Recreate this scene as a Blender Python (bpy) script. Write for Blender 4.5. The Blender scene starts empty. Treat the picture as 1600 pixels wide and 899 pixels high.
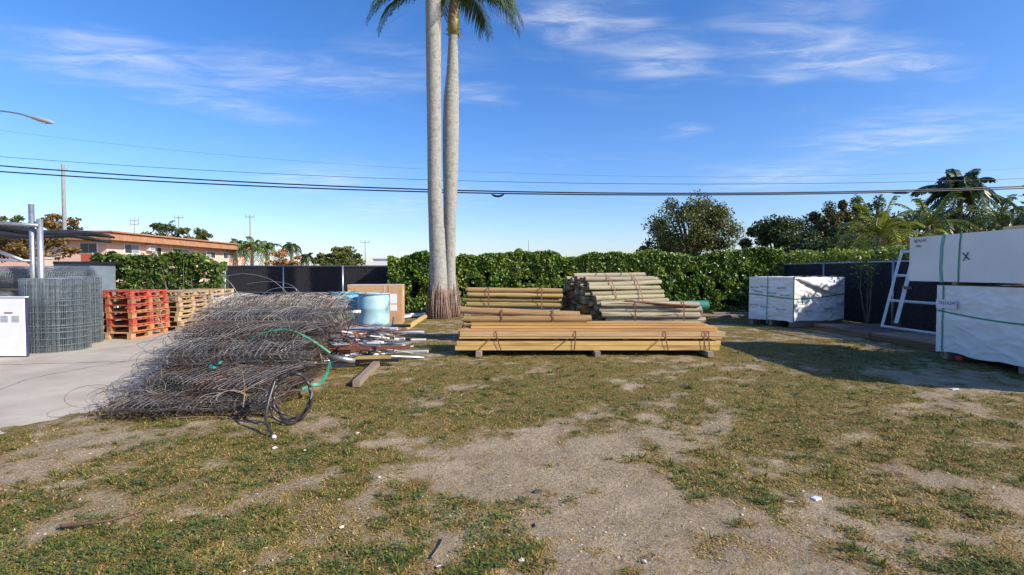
import bpy, math
import numpy as np
from mathutils import Vector, Matrix
R = math.radians
rng = np.random.default_rng(11)
scn = bpy.context.scene
COL = scn.collection

# ------------------------------------------------------------------ camera
CAMH = 1.55
cam = bpy.data.cameras.new('camera'); cam.lens = 18; cam.sensor_width = 36; cam.clip_end = 4000; cam.clip_start = 0.05
camo = bpy.data.objects.new('camera', cam); COL.objects.link(camo)
camo.location = (0, 0, CAMH); camo.rotation_euler = (R(90 - 1.755), 0, 0)
scn.camera = camo
# ------------------------------------------------------------------ sun, sky, exposure
SUN_EL = 32.0
sv = Vector((0.905, -0.425, 0)).normalized() * math.cos(R(SUN_EL)); sv.z = math.sin(R(SUN_EL))
sun = bpy.data.lights.new('sun', 'SUN'); sun.energy = 4.9; sun.angle = R(0.5); sun.color = (1, 0.91, 0.76)
suno = bpy.data.objects.new('sun', sun); COL.objects.link(suno)
suno.rotation_euler = sv.to_track_quat('Z', 'Y').to_euler(); suno.location = (20, -10, 30)
w = bpy.data.worlds.new('World'); scn.world = w; w.use_nodes = True
NT = w.node_tree; NT.nodes.clear()
def wn(t, **k):
    n = NT.nodes.new(t)
    for a, b in k.items(): setattr(n, a, b)
    return n
LK = NT.links.new
sky = wn('ShaderNodeTexSky', sky_type='NISHITA'); sky.sun_disc = False
sky.sun_elevation = R(SUN_EL); sky.sun_rotation = math.atan2(sv.x, sv.y)
sky.altitude = 0; sky.air_density = 1.0; sky.dust_density = 0.7; sky.ozone_density = 2.2
hsv = wn('ShaderNodeHueSaturation'); hsv.inputs['Saturation'].default_value = 1.22; hsv.inputs['Value'].default_value = 1.0
tint = wn('ShaderNodeMix', data_type='RGBA', blend_type='MULTIPLY'); tint.inputs[0].default_value = 1; tint.inputs[7].default_value = (0.89, 0.92, 1.12, 1)
LK(sky.outputs[0], tint.inputs[6]); LK(tint.outputs[2], hsv.inputs['Color'])
tc = wn('ShaderNodeTexCoord'); sep = wn('ShaderNodeSeparateXYZ'); LK(tc.outputs['Generated'], sep.inputs[0])
def wmath(op, a, b=None, clamp=False):
    n = wn('ShaderNodeMath', operation=op); n.use_clamp = clamp
    for i, v in enumerate((a, b)):
        if v is None: continue
        if isinstance(v, (int, float)): n.inputs[i].default_value = v
        else: LK(v, n.inputs[i])
    return n.outputs[0]
zc = wmath('MAXIMUM', sep.outputs[2], 0.02)
cu = wmath('DIVIDE', sep.outputs[0], zc); cv = wmath('DIVIDE', sep.outputs[1], zc)
comb = wn('ShaderNodeCombineXYZ'); LK(cu, comb.inputs[0]); LK(cv, comb.inputs[1])
def cnoise(scale, rot, sc, detail=7, rough=0.62, dist=0.6):
    mp = wn('ShaderNodeMapping'); mp.inputs['Rotation'].default_value = (0, 0, rot); mp.inputs['Scale'].default_value = sc
    LK(comb.outputs[0], mp.inputs[0])
    n = wn('ShaderNodeTexNoise'); n.inputs['Scale'].default_value = scale; n.inputs['Detail'].default_value = detail
    n.inputs['Roughness'].default_value = rough; n.inputs['Distortion'].default_value = dist
    LK(mp.outputs[0], n.inputs['Vector']); return n.outputs['Fac']
def mrange(v, a, b, c=0.0, d=1.0):
    n = wn('ShaderNodeMapRange', interpolation_type='SMOOTHSTEP')
    n.inputs['From Min'].default_value = a; n.inputs['From Max'].default_value = b
    n.inputs['To Min'].default_value = c; n.inputs['To Max'].default_value = d
    LK(v, n.inputs['Value']); return n.outputs[0]
warpn = wn('ShaderNodeTexNoise'); warpn.inputs['Scale'].default_value = 1.3; warpn.inputs['Detail'].default_value = 3
LK(comb.outputs[0], warpn.inputs['Vector'])
wsub = wn('ShaderNodeVectorMath', operation='SUBTRACT'); LK(warpn.outputs['Color'], wsub.inputs[0]); wsub.inputs[1].default_value = (0.5, 0.5, 0.5)
wsc = wn('ShaderNodeVectorMath', operation='SCALE'); LK(wsub.outputs[0], wsc.inputs[0]); wsc.inputs['Scale'].default_value = 0.9
wadd = wn('ShaderNodeVectorMath', operation='ADD'); LK(comb.outputs[0], wadd.inputs[0]); LK(wsc.outputs[0], wadd.inputs[1])
def wisp(p0, p1, width, amp):
    q = [((x - 800) / (425 - y), 800 / (425 - y)) for x, y in (p0, p1)]
    cx, cy = (q[0][0] + q[1][0]) / 2, (q[0][1] + q[1][1]) / 2
    dx, dy = q[1][0] - q[0][0], q[1][1] - q[0][1]
    mp = wn('ShaderNodeMapping', vector_type='TEXTURE')
    mp.inputs['Location'].default_value = (cx, cy, 0); mp.inputs['Rotation'].default_value = (0, 0, math.atan2(dy, dx))
    mp.inputs['Scale'].default_value = (math.hypot(dx, dy) * 0.70, width * 1.3, 1)
    LK(wadd.outputs[0], mp.inputs[0])
    l = wn('ShaderNodeVectorMath', operation='LENGTH'); LK(mp.outputs[0], l.inputs[0])
    return mrange(l.outputs['Value'], 1.25, 0.1, 0, amp)
n1 = mrange(cnoise(2.3, 0.5, (1, 2.6, 1)), 0.34, 0.74)
n2 = mrange(cnoise(0.8, 0.3, (1, 1.7, 1)), 0.52, 0.8)
msum = None
for a in [((40, 80), (340, 120), 0.20, .62), ((110, 100), (440, 190), 0.30, .42), ((260, 140), (670, 122), 0.30, .42),
          ((0, 60), (110, 130), 0.25, .35),
          ((815, 20), (980, 75), 0.17, .70), ((930, 70), (1120, 130), 0.2, .55), ((880, 10), (980, 25), 0.12, .5),
          ((1160, 60), (1400, 130), 0.26, .70), ((1340, 135), (1420, 95), 0.16, .6), ((1260, 225), (1480, 222), 0.45, .6), ((1380, 180), (1500, 220), 0.5, .3),
          ((1130, 282), (1300, 275), 0.9, .5), ((420, 275), (560, 290), 0.9, .55), ((540, 320), (690, 330), 2.2, .4),
          ((720, 150), (800, 140), 0.14, .35), ((1040, 205), (1095, 208), 0.2, .35)]:
    m = wisp(*a); msum = m if msum is None else wmath('MAXIMUM', msum, m)
cl = wmath('ADD', wmath('MULTIPLY', msum, wmath('ADD', wmath('MULTIPLY', n1, 0.78), 0.08)), wmath('MULTIPLY', n2, 0.10), True)
mixc = wn('ShaderNodeMix', data_type='RGBA'); LK(cl, mixc.inputs[0]); LK(hsv.outputs[0], mixc.inputs[6])
mixc.inputs[7].default_value = (5.0, 5.2, 5.6, 1)
bg = wn('ShaderNodeBackground'); bg.inputs['Strength'].default_value = 0.14
LK(mixc.outputs[2], bg.inputs['Color'])
wo = wn('ShaderNodeOutputWorld'); LK(bg.outputs[0], wo.inputs[0])
vs = scn.view_settings; vs.view_transform = 'Standard'; vs.look = 'None'; vs.gamma = 1; vs.exposure = 0.40; vs.use_curve_mapping = False

# ------------------------------------------------------------------ helpers
def P(x, y, Y):
    return np.array([(x - 800) / 800 * Y, Y, CAMH - (y - 425) / 800 * Y])
def G(x, y, z=0.0):
    Y = (CAMH - z) * 800 / (y - 425)
    return np.array([(x - 800) / 800 * Y, Y, z])
class MB:
    def __init__(s): s.v = []; s.f = []; s.n = 0
    def add(s, v, f, mi=0):
        v = np.asarray(v, float).reshape(-1, 3); f = np.asarray(f, int)
        s.v.append(v); s.f.append((f + s.n, mi)); s.n += len(v); return s
    def box(s, c, d, rz=0.0, M=None, mi=0):
        x, y, z = [k / 2 for k in d]
        v = np.array([(-x,-y,-z),(x,-y,-z),(x,y,-z),(-x,y,-z),(-x,-y,z),(x,-y,z),(x,y,z),(-x,y,z)])
        if M is not None: v = v @ np.array(M).T
        elif rz: v = v @ np.array([[math.cos(rz),-math.sin(rz),0],[math.sin(rz),math.cos(rz),0],[0,0,1]]).T
        return s.add(v + np.array(c), [(0,3,2,1),(4,5,6,7),(0,1,5,4),(1,2,6,5),(2,3,7,6),(3,0,4,7)], mi)
    def tube(s, pts, r, k=6, ref=None, caps=True, closed=False, mi=0):
        p = np.asarray(pts, float); n = len(p)
        if closed: t = np.roll(p, -1, 0) - np.roll(p, 1, 0)
        else: t = np.gradient(p, axis=0)
        t /= np.linalg.norm(t, axis=1, keepdims=True) + 1e-9
        if ref is None:
            ref = np.array([0.13, 0.21, 1.0]) if abs(t[:, 2]).mean() < 0.8 else np.array([1.0, 0.11, 0.07])
        a = np.cross(t, ref); a /= np.linalg.norm(a, axis=1, keepdims=True) + 1e-9
        b = np.cross(t, a)
        r = np.broadcast_to(np.asarray(r, float), (n,)).reshape(n, 1, 1)
        th = np.arange(k) * 2 * math.pi / k
        v = p[:, None, :] + r * (np.cos(th)[None, :, None] * a[:, None, :] + np.sin(th)[None, :, None] * b[:, None, :])
        i = np.arange(n if closed else n - 1)[:, None]; j = np.arange(k)[None, :]
        i2 = (i + 1) % n; j2 = (j + 1) % k
        f = np.stack([i * k + j, i * k + j2, i2 * k + j2, i2 * k + j], -1).reshape(-1, 4)
        base = s.n; s.add(v.reshape(-1, 3), f, mi)
        if caps and not closed and k > 2:
            s.f.append((np.array([list(range(k))[::-1]]) + base, mi)); s.f.append((np.array([list(range(k))]) + base + (n - 1) * k, mi))
        return s
    def mesh(s, name, mats, smooth=False, origin=(0, 0, 0)):
        me = bpy.data.meshes.new(name)
        v = np.concatenate(s.v) - np.array(origin, float)
        me.vertices.add(len(v)); me.vertices.foreach_set('co', v.astype(np.float32).ravel())
        loops = np.concatenate([f.ravel() for f, _ in s.f]); sizes = np.concatenate([np.full(len(f), f.shape[1]) for f, _ in s.f])
        mi = np.concatenate([np.full(len(f), m) for f, m in s.f])
        me.loops.add(len(loops)); me.loops.foreach_set('vertex_index', loops.astype(np.int32))
        me.polygons.add(len(sizes)); st = np.concatenate([[0], np.cumsum(sizes)[:-1]])
        me.polygons.foreach_set('loop_start', st.astype(np.int32)); me.polygons.foreach_set('loop_total', sizes.astype(np.int32))
        me.polygons.foreach_set('material_index', mi.astype(np.int32))
        me.polygons.foreach_set('use_smooth', np.full(len(sizes), smooth))
        for m in (mats if isinstance(mats, (list, tuple)) else [mats]): me.materials.append(m)
        me.update(); me.validate(); return me
    def build(s, name, mats, parent=None, smooth=False):
        o = np.array(parent.location) if parent is not None else np.zeros(3)
        if parent is not None and parent.parent is not None: o = o + np.array(parent.parent.location)
        return link(name, s.mesh(name, mats, smooth, o), parent)
def link(name, me, parent=None, loc=(0, 0, 0), rot=(0, 0, 0), sc=(1, 1, 1)):
    ob = bpy.data.objects.new(name, me); COL.objects.link(ob)
    ob.location = loc; ob.rotation_euler = rot; ob.scale = sc
    if parent is not None: ob.parent = parent
    return ob
def tag(o, label, cat, group=None):
    o['label'] = label; o['category'] = cat
    if group: o['group'] = group
    return o
def thing(name, label, cat, loc=(0, 0, 0), group=None):
    o = bpy.data.objects.new(name, None); COL.objects.link(o); o.location = [float(c) for c in loc]; o.empty_display_size = 0.2
    return tag(o, label, cat, group)
def struct(o): o['kind'] = 'structure'; return o
def bez(p0, p1, p2, n=12):
    t = np.linspace(0, 1, n)[:, None]; p0, p1, p2 = map(lambda q: np.asarray(q, float), (p0, p1, p2))
    return (1 - t) ** 2 * p0 + 2 * t * (1 - t) * p1 + t * t * p2
def catmull(pts, n=8, closed=False):
    p = np.asarray(pts, float); out = []; N = len(p)
    for i in range(N if closed else N - 1):
        g = lambda k: p[k % N] if closed else p[min(max(k, 0), N - 1)]
        a, b, c, d = g(i - 1), g(i), g(i + 1), g(i + 2)
        for u in np.linspace(0, 1, n, endpoint=False):
            out.append(0.5 * (2 * b + (c - a) * u + (2 * a - 5 * b + 4 * c - d) * u * u + (3 * b - a - 3 * c + d) * u ** 3))
    if not closed: out.append(p[-1])
    return np.array(out)
def vnoise(x, y, s, seed=0):
    r = np.random.default_rng(seed).random((256, 256)); x = np.asarray(x) / s + 100.3; y = np.asarray(y) / s + 100.7
    i = np.floor(x).astype(int); j = np.floor(y).astype(int); u = x - i; v = y - j
    u = u * u * (3 - 2 * u); v = v * v * (3 - 2 * v); q = lambda a, b: r[a % 256, b % 256]
    return (q(i, j) * (1 - u) + q(i + 1, j) * u) * (1 - v) + (q(i, j + 1) * (1 - u) + q(i + 1, j + 1) * u) * v
def fbm(x, y, s, seed=0, o=4):
    t = 0; a = 0.5
    for k in range(o): t = t + a * vnoise(x, y, s / 2 ** k, seed + k); a /= 2
    return t / (1 - 0.5 ** o)

# ------------------------------------------------------------------ materials
def mat(name, c1, c2=None, scale=6, rough=0.8, bump=0.0, metal=0.0, rnd=None, rv=0.25, rh=0.0, stretch=(1, 1, 1), c3=None, detail=6, lo=0.35, hi=0.65, spec=0.5, trans=0.0, bscale=None, c3r=(0.55, 0.7), rot=(0,0,0)):
    m = bpy.data.materials.new(name); m.use_nodes = True; nt = m.node_tree; b = nt.nodes['Principled BSDF']
    N = nt.nodes.new; L = nt.links.new
    b.inputs['Roughness'].default_value = rough; b.inputs['Metallic'].default_value = metal; b.inputs['Specular IOR Level'].default_value = spec
    t = N('ShaderNodeTexCoord'); mp = N('ShaderNodeMapping'); mp.inputs['Scale'].default_value = stretch; mp.inputs['Rotation'].default_value = rot; L(t.outputs['Object'], mp.inputs[0])
    vec = mp.outputs[0]
    if rnd == 'object':
        oi = N('ShaderNodeObjectInfo'); ml = N('ShaderNodeMath'); ml.operation = 'MULTIPLY'; ml.inputs[1].default_value = 37.0; L(oi.outputs['Random'], ml.inputs[0])
        ad = N('ShaderNodeVectorMath'); ad.operation = 'ADD'; L(vec, ad.inputs[0]); L(ml.outputs[0], ad.inputs[1]); vec = ad.outputs[0]
    nz = N('ShaderNodeTexNoise'); nz.inputs['Scale'].default_value = scale; nz.inputs['Detail'].default_value = detail; nz.inputs['Roughness'].default_value = 0.62; L(vec, nz.inputs['Vector'])
    def ramp(f, a, bb):
        r = N('ShaderNodeMapRange'); r.inputs['From Min'].default_value = a; r.inputs['From Max'].default_value = bb; L(f, r.inputs['Value']); return r.outputs[0]
    mx = N('ShaderNodeMix'); mx.data_type = 'RGBA'; mx.inputs[6].default_value = (*c1, 1); mx.inputs[7].default_value = (*(c2 or c1), 1)
    L(ramp(nz.outputs['Fac'], lo, hi), mx.inputs[0]); out = mx.outputs[2]
    if c3:
        n2 = N('ShaderNodeTexNoise'); n2.inputs['Scale'].default_value = scale * 0.37; n2.inputs['Detail'].default_value = 8; L(vec, n2.inputs['Vector'])
        m2 = N('ShaderNodeMix'); m2.data_type = 'RGBA'; L(ramp(n2.outputs['Fac'], *c3r), m2.inputs[0]); L(out, m2.inputs[6]); m2.inputs[7].default_value = (*c3, 1); out = m2.outputs[2]
    if rnd:
        if rnd == 'island': g = N('ShaderNodeNewGeometry'); rr = g.outputs['Random Per Island']
        else: rr = oi.outputs['Random']
        h = N('ShaderNodeHueSaturation'); L(out, h.inputs['Color'])
        v = N('ShaderNodeMapRange'); v.inputs['To Min'].default_value = 1 - rv; v.inputs['To Max'].default_value = 1 + rv; L(rr, v.inputs['Value']); L(v.outputs[0], h.inputs['Value'])
        if rh:
            wn_ = N('ShaderNodeTexWhiteNoise'); wn_.noise_dimensions = '1D'; L(rr, wn_.inputs['W'])
            hh = N('ShaderNodeMapRange'); hh.inputs['To Min'].default_value = 0.5 - rh; hh.inputs['To Max'].default_value = 0.5 + rh; L(wn_.outputs['Value'], hh.inputs['Value']); L(hh.outputs[0], h.inputs['Hue'])
        out = h.outputs[0]
    L(out, b.inputs['Base Color'])
    if bump:
        bp = N('ShaderNodeBump'); bp.inputs['Strength'].default_value = bump; bp.inputs['Distance'].default_value = 0.02
        if bscale:
            n3 = N('ShaderNodeTexNoise'); n3.inputs['Scale'].default_value = bscale; n3.inputs['Detail'].default_value = 5; L(vec, n3.inputs['Vector']); L(n3.outputs['Fac'], bp.inputs['Height'])
        else: L(nz.outputs['Fac'], bp.inputs['Height'])
        L(bp.outputs[0], b.inputs['Normal'])
    if trans:
        tr = N('ShaderNodeBsdfTranslucent'); L(out, tr.inputs['Color']); ms = N('ShaderNodeMixShader'); ms.inputs[0].default_value = trans
        L(b.outputs[0], ms.inputs[1]); L(tr.outputs[0], ms.inputs[2]); L(ms.outputs[0], nt.nodes['Material Output'].inputs['Surface'])
    return m
WOOD = mat('treated_lumber', (0.47, 0.265, 0.075), (0.63, 0.395, 0.13), 6, 0.7, 0.35, rnd='object', rv=0.22, rh=0.014, stretch=(1.2, .35, .35), c3=(0.27, 0.145, 0.05), c3r=(0.50, 0.72))
WOODP = mat('pale_lumber', (0.48, 0.31, 0.14), (0.60, 0.42, 0.21), 6, 0.75, 0.35, rnd='object', rv=0.22, stretch=(1.2, .35, .35), c3=(0.4, 0.22, 0.11))
WOODY = mat('yellow_lumber', (0.50, 0.31, 0.09), (0.64, 0.43, 0.15), 5, 0.7, 0.35, rnd='object', rv=0.15, stretch=(1.6, .4, .4), c3=(0.33, 0.17, 0.06), c3r=(0.55, 0.7))
WOODS = mat('stained_lumber', (0.30, 0.19, 0.09), (0.46, 0.29, 0.13), 7, 0.8, 0.4, rnd='object', rv=0.2, stretch=(1.6, .4, .4), c3=(0.24, 0.18, 0.13), c3r=(0.45, 0.65))
WOODG = mat('weathered_timber', (0.20, 0.16, 0.12), (0.36, 0.28, 0.20), 9, 0.85, 0.5, rnd='object', rv=0.2, stretch=(0.2, 2.5, 2.5))
POST = mat('treated_post', (0.33, 0.20, 0.07), (0.49, 0.33, 0.13), 6, 0.75, 0.5, rnd='object', rv=0.22, rh=0.015, stretch=(0.3, 1.6, 1.6), c3=(0.15, 0.10, 0.055), c3r=(0.52, 0.70))
POSTG = mat('grey_green_post', (0.27, 0.23, 0.14), (0.41, 0.36, 0.24), 6, 0.8, 0.6, rnd='object', rv=0.22, rh=0.015, stretch=(0.3, 1.6, 1.6), c3=(0.14, 0.115, 0.075), c3r=(0.50, 0.68))
POSTB = mat('blotched_post', (0.38, 0.32, 0.21), (0.50, 0.43, 0.30), 6, 0.85, 0.6, rnd='object', rv=0.2, stretch=(0.8, 1.3, 1.3), c3=(0.06, 0.055, 0.045), c3r=(0.53, 0.62))
POSTS_ = mat('silvered_post', (0.34, 0.30, 0.27), (0.50, 0.45, 0.40), 6, 0.85, 0.5, rnd='object', rv=0.15, stretch=(0.3, 1.6, 1.6))
ENDG = mat('end_grain_shade_tone', (0.16, 0.10, 0.05), (0.28, 0.19, 0.10), 20, 0.9, rnd='object', rv=0.3)  # sawn post ends, colour darkened to carry the shade on the bundle ends
RUST = mat('rusty_strap', (0.12, 0.045, 0.025), (0.22, 0.09, 0.05), 30, 0.7, 0.2)
STEEL = mat('galvanised_steel', (0.36, 0.38, 0.40), (0.52, 0.54, 0.56), 14, 0.42, 0.1, metal=0.75, rnd='object', rv=0.2)
ALU = mat('pale_aluminium', (0.62, 0.66, 0.68), (0.72, 0.76, 0.78), 10, 0.45, metal=0.15)
WIRE = mat('aged_wire', (0.15, 0.14, 0.13), (0.30, 0.285, 0.265), 9, 0.55, metal=0.45, rnd='island', rv=0.45, c3=(0.16, 0.09, 0.05), c3r=(0.52, 0.72))
WIREB = mat('bright_wire', (0.24, 0.22, 0.19), (0.42, 0.385, 0.335), 9, 0.5, metal=0.4, rnd='island', rv=0.4, c3=(0.26, 0.15, 0.08), c3r=(0.55, 0.75))
WIREG = mat('green_coated_wire', (0.22, 0.27, 0.285), (0.37, 0.42, 0.44), 12, 0.4, metal=0.55, rnd='island', rv=0.25)
DARKW = mat('dark_fabric_mesh', (0.008, 0.008, 0.012), (0.015, 0.015, 0.022), 12, 0.8)
BLACK = mat('black_plastic', (0.012, 0.012, 0.016), (0.022, 0.022, 0.028), 9, 0.45, 0.15)
REDP = mat('red_painted_wood', (0.30, 0.022, 0.018), (0.46, 0.04, 0.03), 5, 0.7, 0.3, rnd='object', rv=0.3, c3=(0.42, 0.18, 0.09), c3r=(0.49, 0.62), stretch=(1, 1, 2))
ORGP = mat('worn_orange_wood', (0.38, 0.16, 0.065), (0.48, 0.23, 0.10), 5, 0.75, 0.3, rnd='object', rv=0.3, c3=(0.45, 0.05, 0.03), c3r=(0.5, 0.66))
NATP = mat('bare_pallet_wood', (0.38, 0.25, 0.13), (0.50, 0.36, 0.20), 5, 0.8, 0.3, rnd='object', rv=0.3)
WHITE = mat('white_enamel', (0.78, 0.78, 0.77), (0.82, 0.82, 0.80), 4, 0.35, c3=(0.7, 0.68, 0.64), c3r=(0.6, 0.8))
CARD = mat('cardboard', (0.46, 0.27, 0.13), (0.52, 0.32, 0.17), 5, 0.85, 0.1, c3=(0.36, 0.2, 0.1), c3r=(0.58, 0.8))
BLUE = mat('blue_drum_plastic', (0.10, 0.34, 0.44), (0.17, 0.44, 0.53), 4, 0.45, 0.1, c3=(0.45, 0.58, 0.60), c3r=(0.5, 0.66))
BLUEP = mat('faded_drum_plastic', (0.26, 0.47, 0.52), (0.42, 0.58, 0.60), 5, 0.6, 0.15, c3=(0.10, 0.15, 0.16), c3r=(0.53, 0.62))
GREENP = mat('green_strap_plastic', (0.008, 0.20, 0.11), (0.02, 0.30, 0.17), 8, 0.4)
TEALP = mat('teal_strap_plastic', (0.10, 0.38, 0.30), (0.16, 0.44, 0.36), 8, 0.4)
GREENT = mat('green_mesh_fabric', (0.01, 0.13, 0.10), (0.02, 0.20, 0.15), 20, 0.7, 0.3)
INKG = mat('green_ink', (0.03, 0.20, 0.14), None, 8, 0.6); INKK = mat('black_ink', (0.02, 0.02, 0.02), None, 8, 0.6)
SHEETW = mat('white_plastic_wrap', (0.80, 0.78, 0.74), (0.87, 0.85, 0.81), 3, 0.22, 0.5, bscale=7, c3=(.66, .64, .60), c3r=(.56, .8))
CRATEW = mat('white_board_wrap', (0.82, 0.775, 0.71), (0.88, 0.835, 0.77), 1.6, 0.6, 0.12, c3=(0.66, 0.62, 0.57), c3r=(0.52, 0.78), bscale=4)
HOSE = mat('brown_black_hose', (0.035, 0.028, 0.025), (0.06, 0.05, 0.045), 12, 0.35)
BARK = mat('royal_palm_bark', (0.245, 0.24, 0.21), (0.375, 0.36, 0.32), 14, 0.9, 0.6, stretch=(1, 1, 1.1), c3=(0.22, 0.20, 0.165), c3r=(0.52, 0.72))
ROOT = mat('palm_root_mat', (0.13, 0.08, 0.055), (0.30, 0.21, 0.155), 16, 0.95, 1.0)
SHAFT = mat('palm_crownshaft', (0.16, 0.24, 0.05), (0.24, 0.30, 0.08), 3, 0.5, c3=(0.25, 0.14, 0.05), c3r=(0.5, 0.6), stretch=(1, 1, .3))
TRUNK = mat('tree_bark', (0.12, 0.09, 0.065), (0.24, 0.19, 0.14), 8, 0.9, 0.5, stretch=(1, 1, .3))
def leafmat(n, a, b, rh=0.02, rv=0.4, rough=0.5, tr=0.25, spec=0.5): return mat(n, a, b, 1.2, rough, rnd='island', rv=rv, rh=rh, trans=tr, spec=spec, lo=.4, hi=.6)
LHEDGE = leafmat('clusia_leaf', (0.095, 0.18, 0.022), (0.18, 0.25, 0.032), 0.03, 0.5, 0.38, 0.25, 0.5)
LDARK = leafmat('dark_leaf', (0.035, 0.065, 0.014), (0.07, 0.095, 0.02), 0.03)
LMID = leafmat('mid_leaf', (0.085, 0.115, 0.022), (0.15, 0.15, 0.035), 0.03)
LORNG = leafmat('autumn_leaf', (0.16, 0.12, 0.025), (0.26, 0.15, 0.035), 0.05)
LDRY = leafmat('dry_orange_leaf', (0.34, 0.17, 0.06), (0.45, 0.24, 0.10), 0.02)
LPALM = leafmat('palm_leaflet', (0.07, 0.12, 0.018), (0.12, 0.17, 0.028), 0.03, 0.35, 0.45)
LPALMY = leafmat('yellow_palm_leaflet', (0.15, 0.20, 0.02), (0.25, 0.27, 0.03), 0.03, 0.35, 0.45)
LPALMD = leafmat('dark_palm_leaflet', (0.03, 0.06, 0.016), (0.055, 0.085, 0.022), 0.02, 0.35, 0.4)

# ------------------------------------------------------------------ ground
def pav_edge(y): return -4.85 + 0.25 * (vnoise(y, 0 * y, 1.1, 5) - 0.5) * 2 + 0.10 * (vnoise(y, 0 * y, 0.25, 6) - 0.5) * 2
def cover(x, y):
    """grass cover 0..1: bare sandy patches where people walk and drive, tufts elsewhere"""
    n = fbm(x, y, 1.7, 20, 4); n2 = fbm(x, y, 0.45, 40, 3); st = fbm((x * 0.78 + y * 0.62) / 1.0, (-x * 0.62 + y * 0.78) * 3.2, 1.3, 60, 3)
    n3 = fbm(x, y, 0.16, 50, 3); g = 0.56 + 0.75 * (n - 0.5) + 0.95 * (n2 - 0.5) + 0.55 * (st - 0.5) + 0.95 * (n3 - 0.5)
    e = lambda cx, cy, rx, ry, a: a * np.exp(-(((x - cx) / rx) ** 2 + ((y - cy) / ry) ** 2))
    g = g - e(0.45, 4.3, 0.95, 1.15, 0.52) - e(0.75, 2.7, 0.9, 1.0, 0.42) - e(-0.6, 4.2, 0.6, 0.7, .25) - e(1.9, 2.9, 1.3, 0.5, 0.10) - e(2.0, 6.0, 0.7, 0.8, 0.15)
    g = g + e(-0.3, 7.2, 2.6, 1.1, 0.28) + e(3.2, 5.6, 1.5, 0.9, 0.22) + e(5, 10.6, 2.2, 1.0, 0.25) + e(-1.4, 5.6, 0.6, 0.8, .15) - e(6.3, 7.3, 1.8, 1.0, .35)
    g = g - e(-3.6, 5.2, 1.2, .5, .2) - e(-2.2, 12, 2.0, 2.5, .12)
    return np.clip(g, 0, 1)
xs = np.concatenate([[-1500, -700, -300, -120, -60, -30, -18, -12, -9], np.arange(-7, 11, 0.055), [11.5, 13, 16, 22, 30, 60, 120, 300, 700, 1500]])
ys = np.concatenate([[-600, -200, -60, -20, -6, -1.5, 0.5], np.arange(1.6, 12, 0.05), np.arange(12, 23, 0.15), [24, 28, 36, 60, 120, 300, 700, 1600, 3000]])
gx, gy = np.meshgrid(xs, ys); near = np.exp(-np.maximum(0, gy - 9) / 5) * (np.abs(gx) < 12) * (gy > 1.2)
pavm = np.clip((gx - pav_edge(gy)) / 0.5, 0, 1)
def gz_(x, y):
    nr = np.exp(-np.maximum(0, y - 9) / 5) * (np.abs(x) < 12) * (y > 1.2)
    pv = np.clip((x - pav_edge(y)) / 0.5, 0, 1)
    return (nr * pv * (0.05 * (fbm(x, y, 0.9, 80, 3) - 0.5) + 0.035 * (fbm(x, y, 0.22, 90, 3) - 0.5) + 0.012 * (vnoise(x, y, 0.07, 95) - .5)) - 0.006 + (np.abs(x - pav_edge(y)) < .9) * (y < 12) * (1 - np.minimum(1, np.abs(x - pav_edge(y)) / .6)) * (.012 + .07 * (fbm(x, y, .3, 97, 3) - .42)))
gzv = gz_(gx, gy)
mb = MB(); ny, nx = gx.shape
idx = np.arange(ny * nx).reshape(ny, nx)
mb.add(np.stack([gx, gy, gzv], -1), np.stack([idx[:-1, :-1], idx[:-1, 1:], idx[1:, 1:], idx[1:, :-1]], -1).reshape(-1, 4))
gm = bpy.data.materials.new('sandy_ground'); gm.use_nodes = True; nt = gm.node_tree; b = nt.nodes['Principled BSDF']; N = nt.nodes.new; L = nt.links.new
b.inputs['Roughness'].default_value = 0.95; b.inputs['Specular IOR Level'].default_value = 0.2
at = N('ShaderNodeAttribute'); at.attribute_name = 'cover'; t = N('ShaderNodeTexCoord')
def gn(scale, detail=8, rough=0.65):
    n = N('ShaderNodeTexNoise'); n.inputs['Scale'].default_value = scale; n.inputs['Detail'].default_value = detail; n.inputs['Roughness'].default_value = rough; L(t.outputs['Object'], n.inputs['Vector']); return n.outputs['Fac']
def gmr(v, a, bb, c=0, d=1):
    n = N('ShaderNodeMapRange'); n.inputs['From Min'].default_value = a; n.inputs['From Max'].default_value = bb; n.inputs['To Min'].default_value = c; n.inputs['To Max'].default_value = d; L(v, n.inputs['Value']); return n.outputs[0]
def gmix(f, a, bb):
    n = N('ShaderNodeMix'); n.data_type = 'RGBA'; L(f, n.inputs[0])
    for i, v in ((6, a), (7, bb)):
        if isinstance(v, tuple): n.inputs[i].default_value = (*v, 1)
        else: L(v, n.inputs[i])
    return n.outputs[2]
sand = gmix(gmr(gn(3.0), .35, .65), (0.41, 0.315, 0.19), (0.56, 0.45, 0.295))
sand = gmix(gmr(gn(1.1, 7, .7), .46, .66), sand, (0.33, 0.25, 0.165))
sand = gmix(gmr(gn(7, 7, .8), .52, .70), sand, (0.29, 0.215, 0.14))
sand = gmix(gmr(gn(38, 4), .54, .70), sand, (0.23, 0.165, 0.105))
sand = gmix(gmr(gn(110, 3, .6), .50, .66), sand, (0.21, 0.155, 0.10))
sand = gmix(gmr(gn(75, 2, .5), .60, .66), sand, (0.58, 0.50, 0.38))
turf = gmix(gmr(gn(1.6), .38, .62), (0.20, 0.15, 0.035), (0.31, 0.19, 0.065))
turf = gmix(gmr(gn(3.6, 6, .7), .48, .66), turf, (0.235, 0.125, 0.05))
turf = gmix(gmr(gn(22, 5), .42, .62), turf, (0.095, 0.115, 0.022))
turf = gmix(gmr(gn(55, 4), .55, .7), turf, (0.26, 0.18, 0.085))
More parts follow.
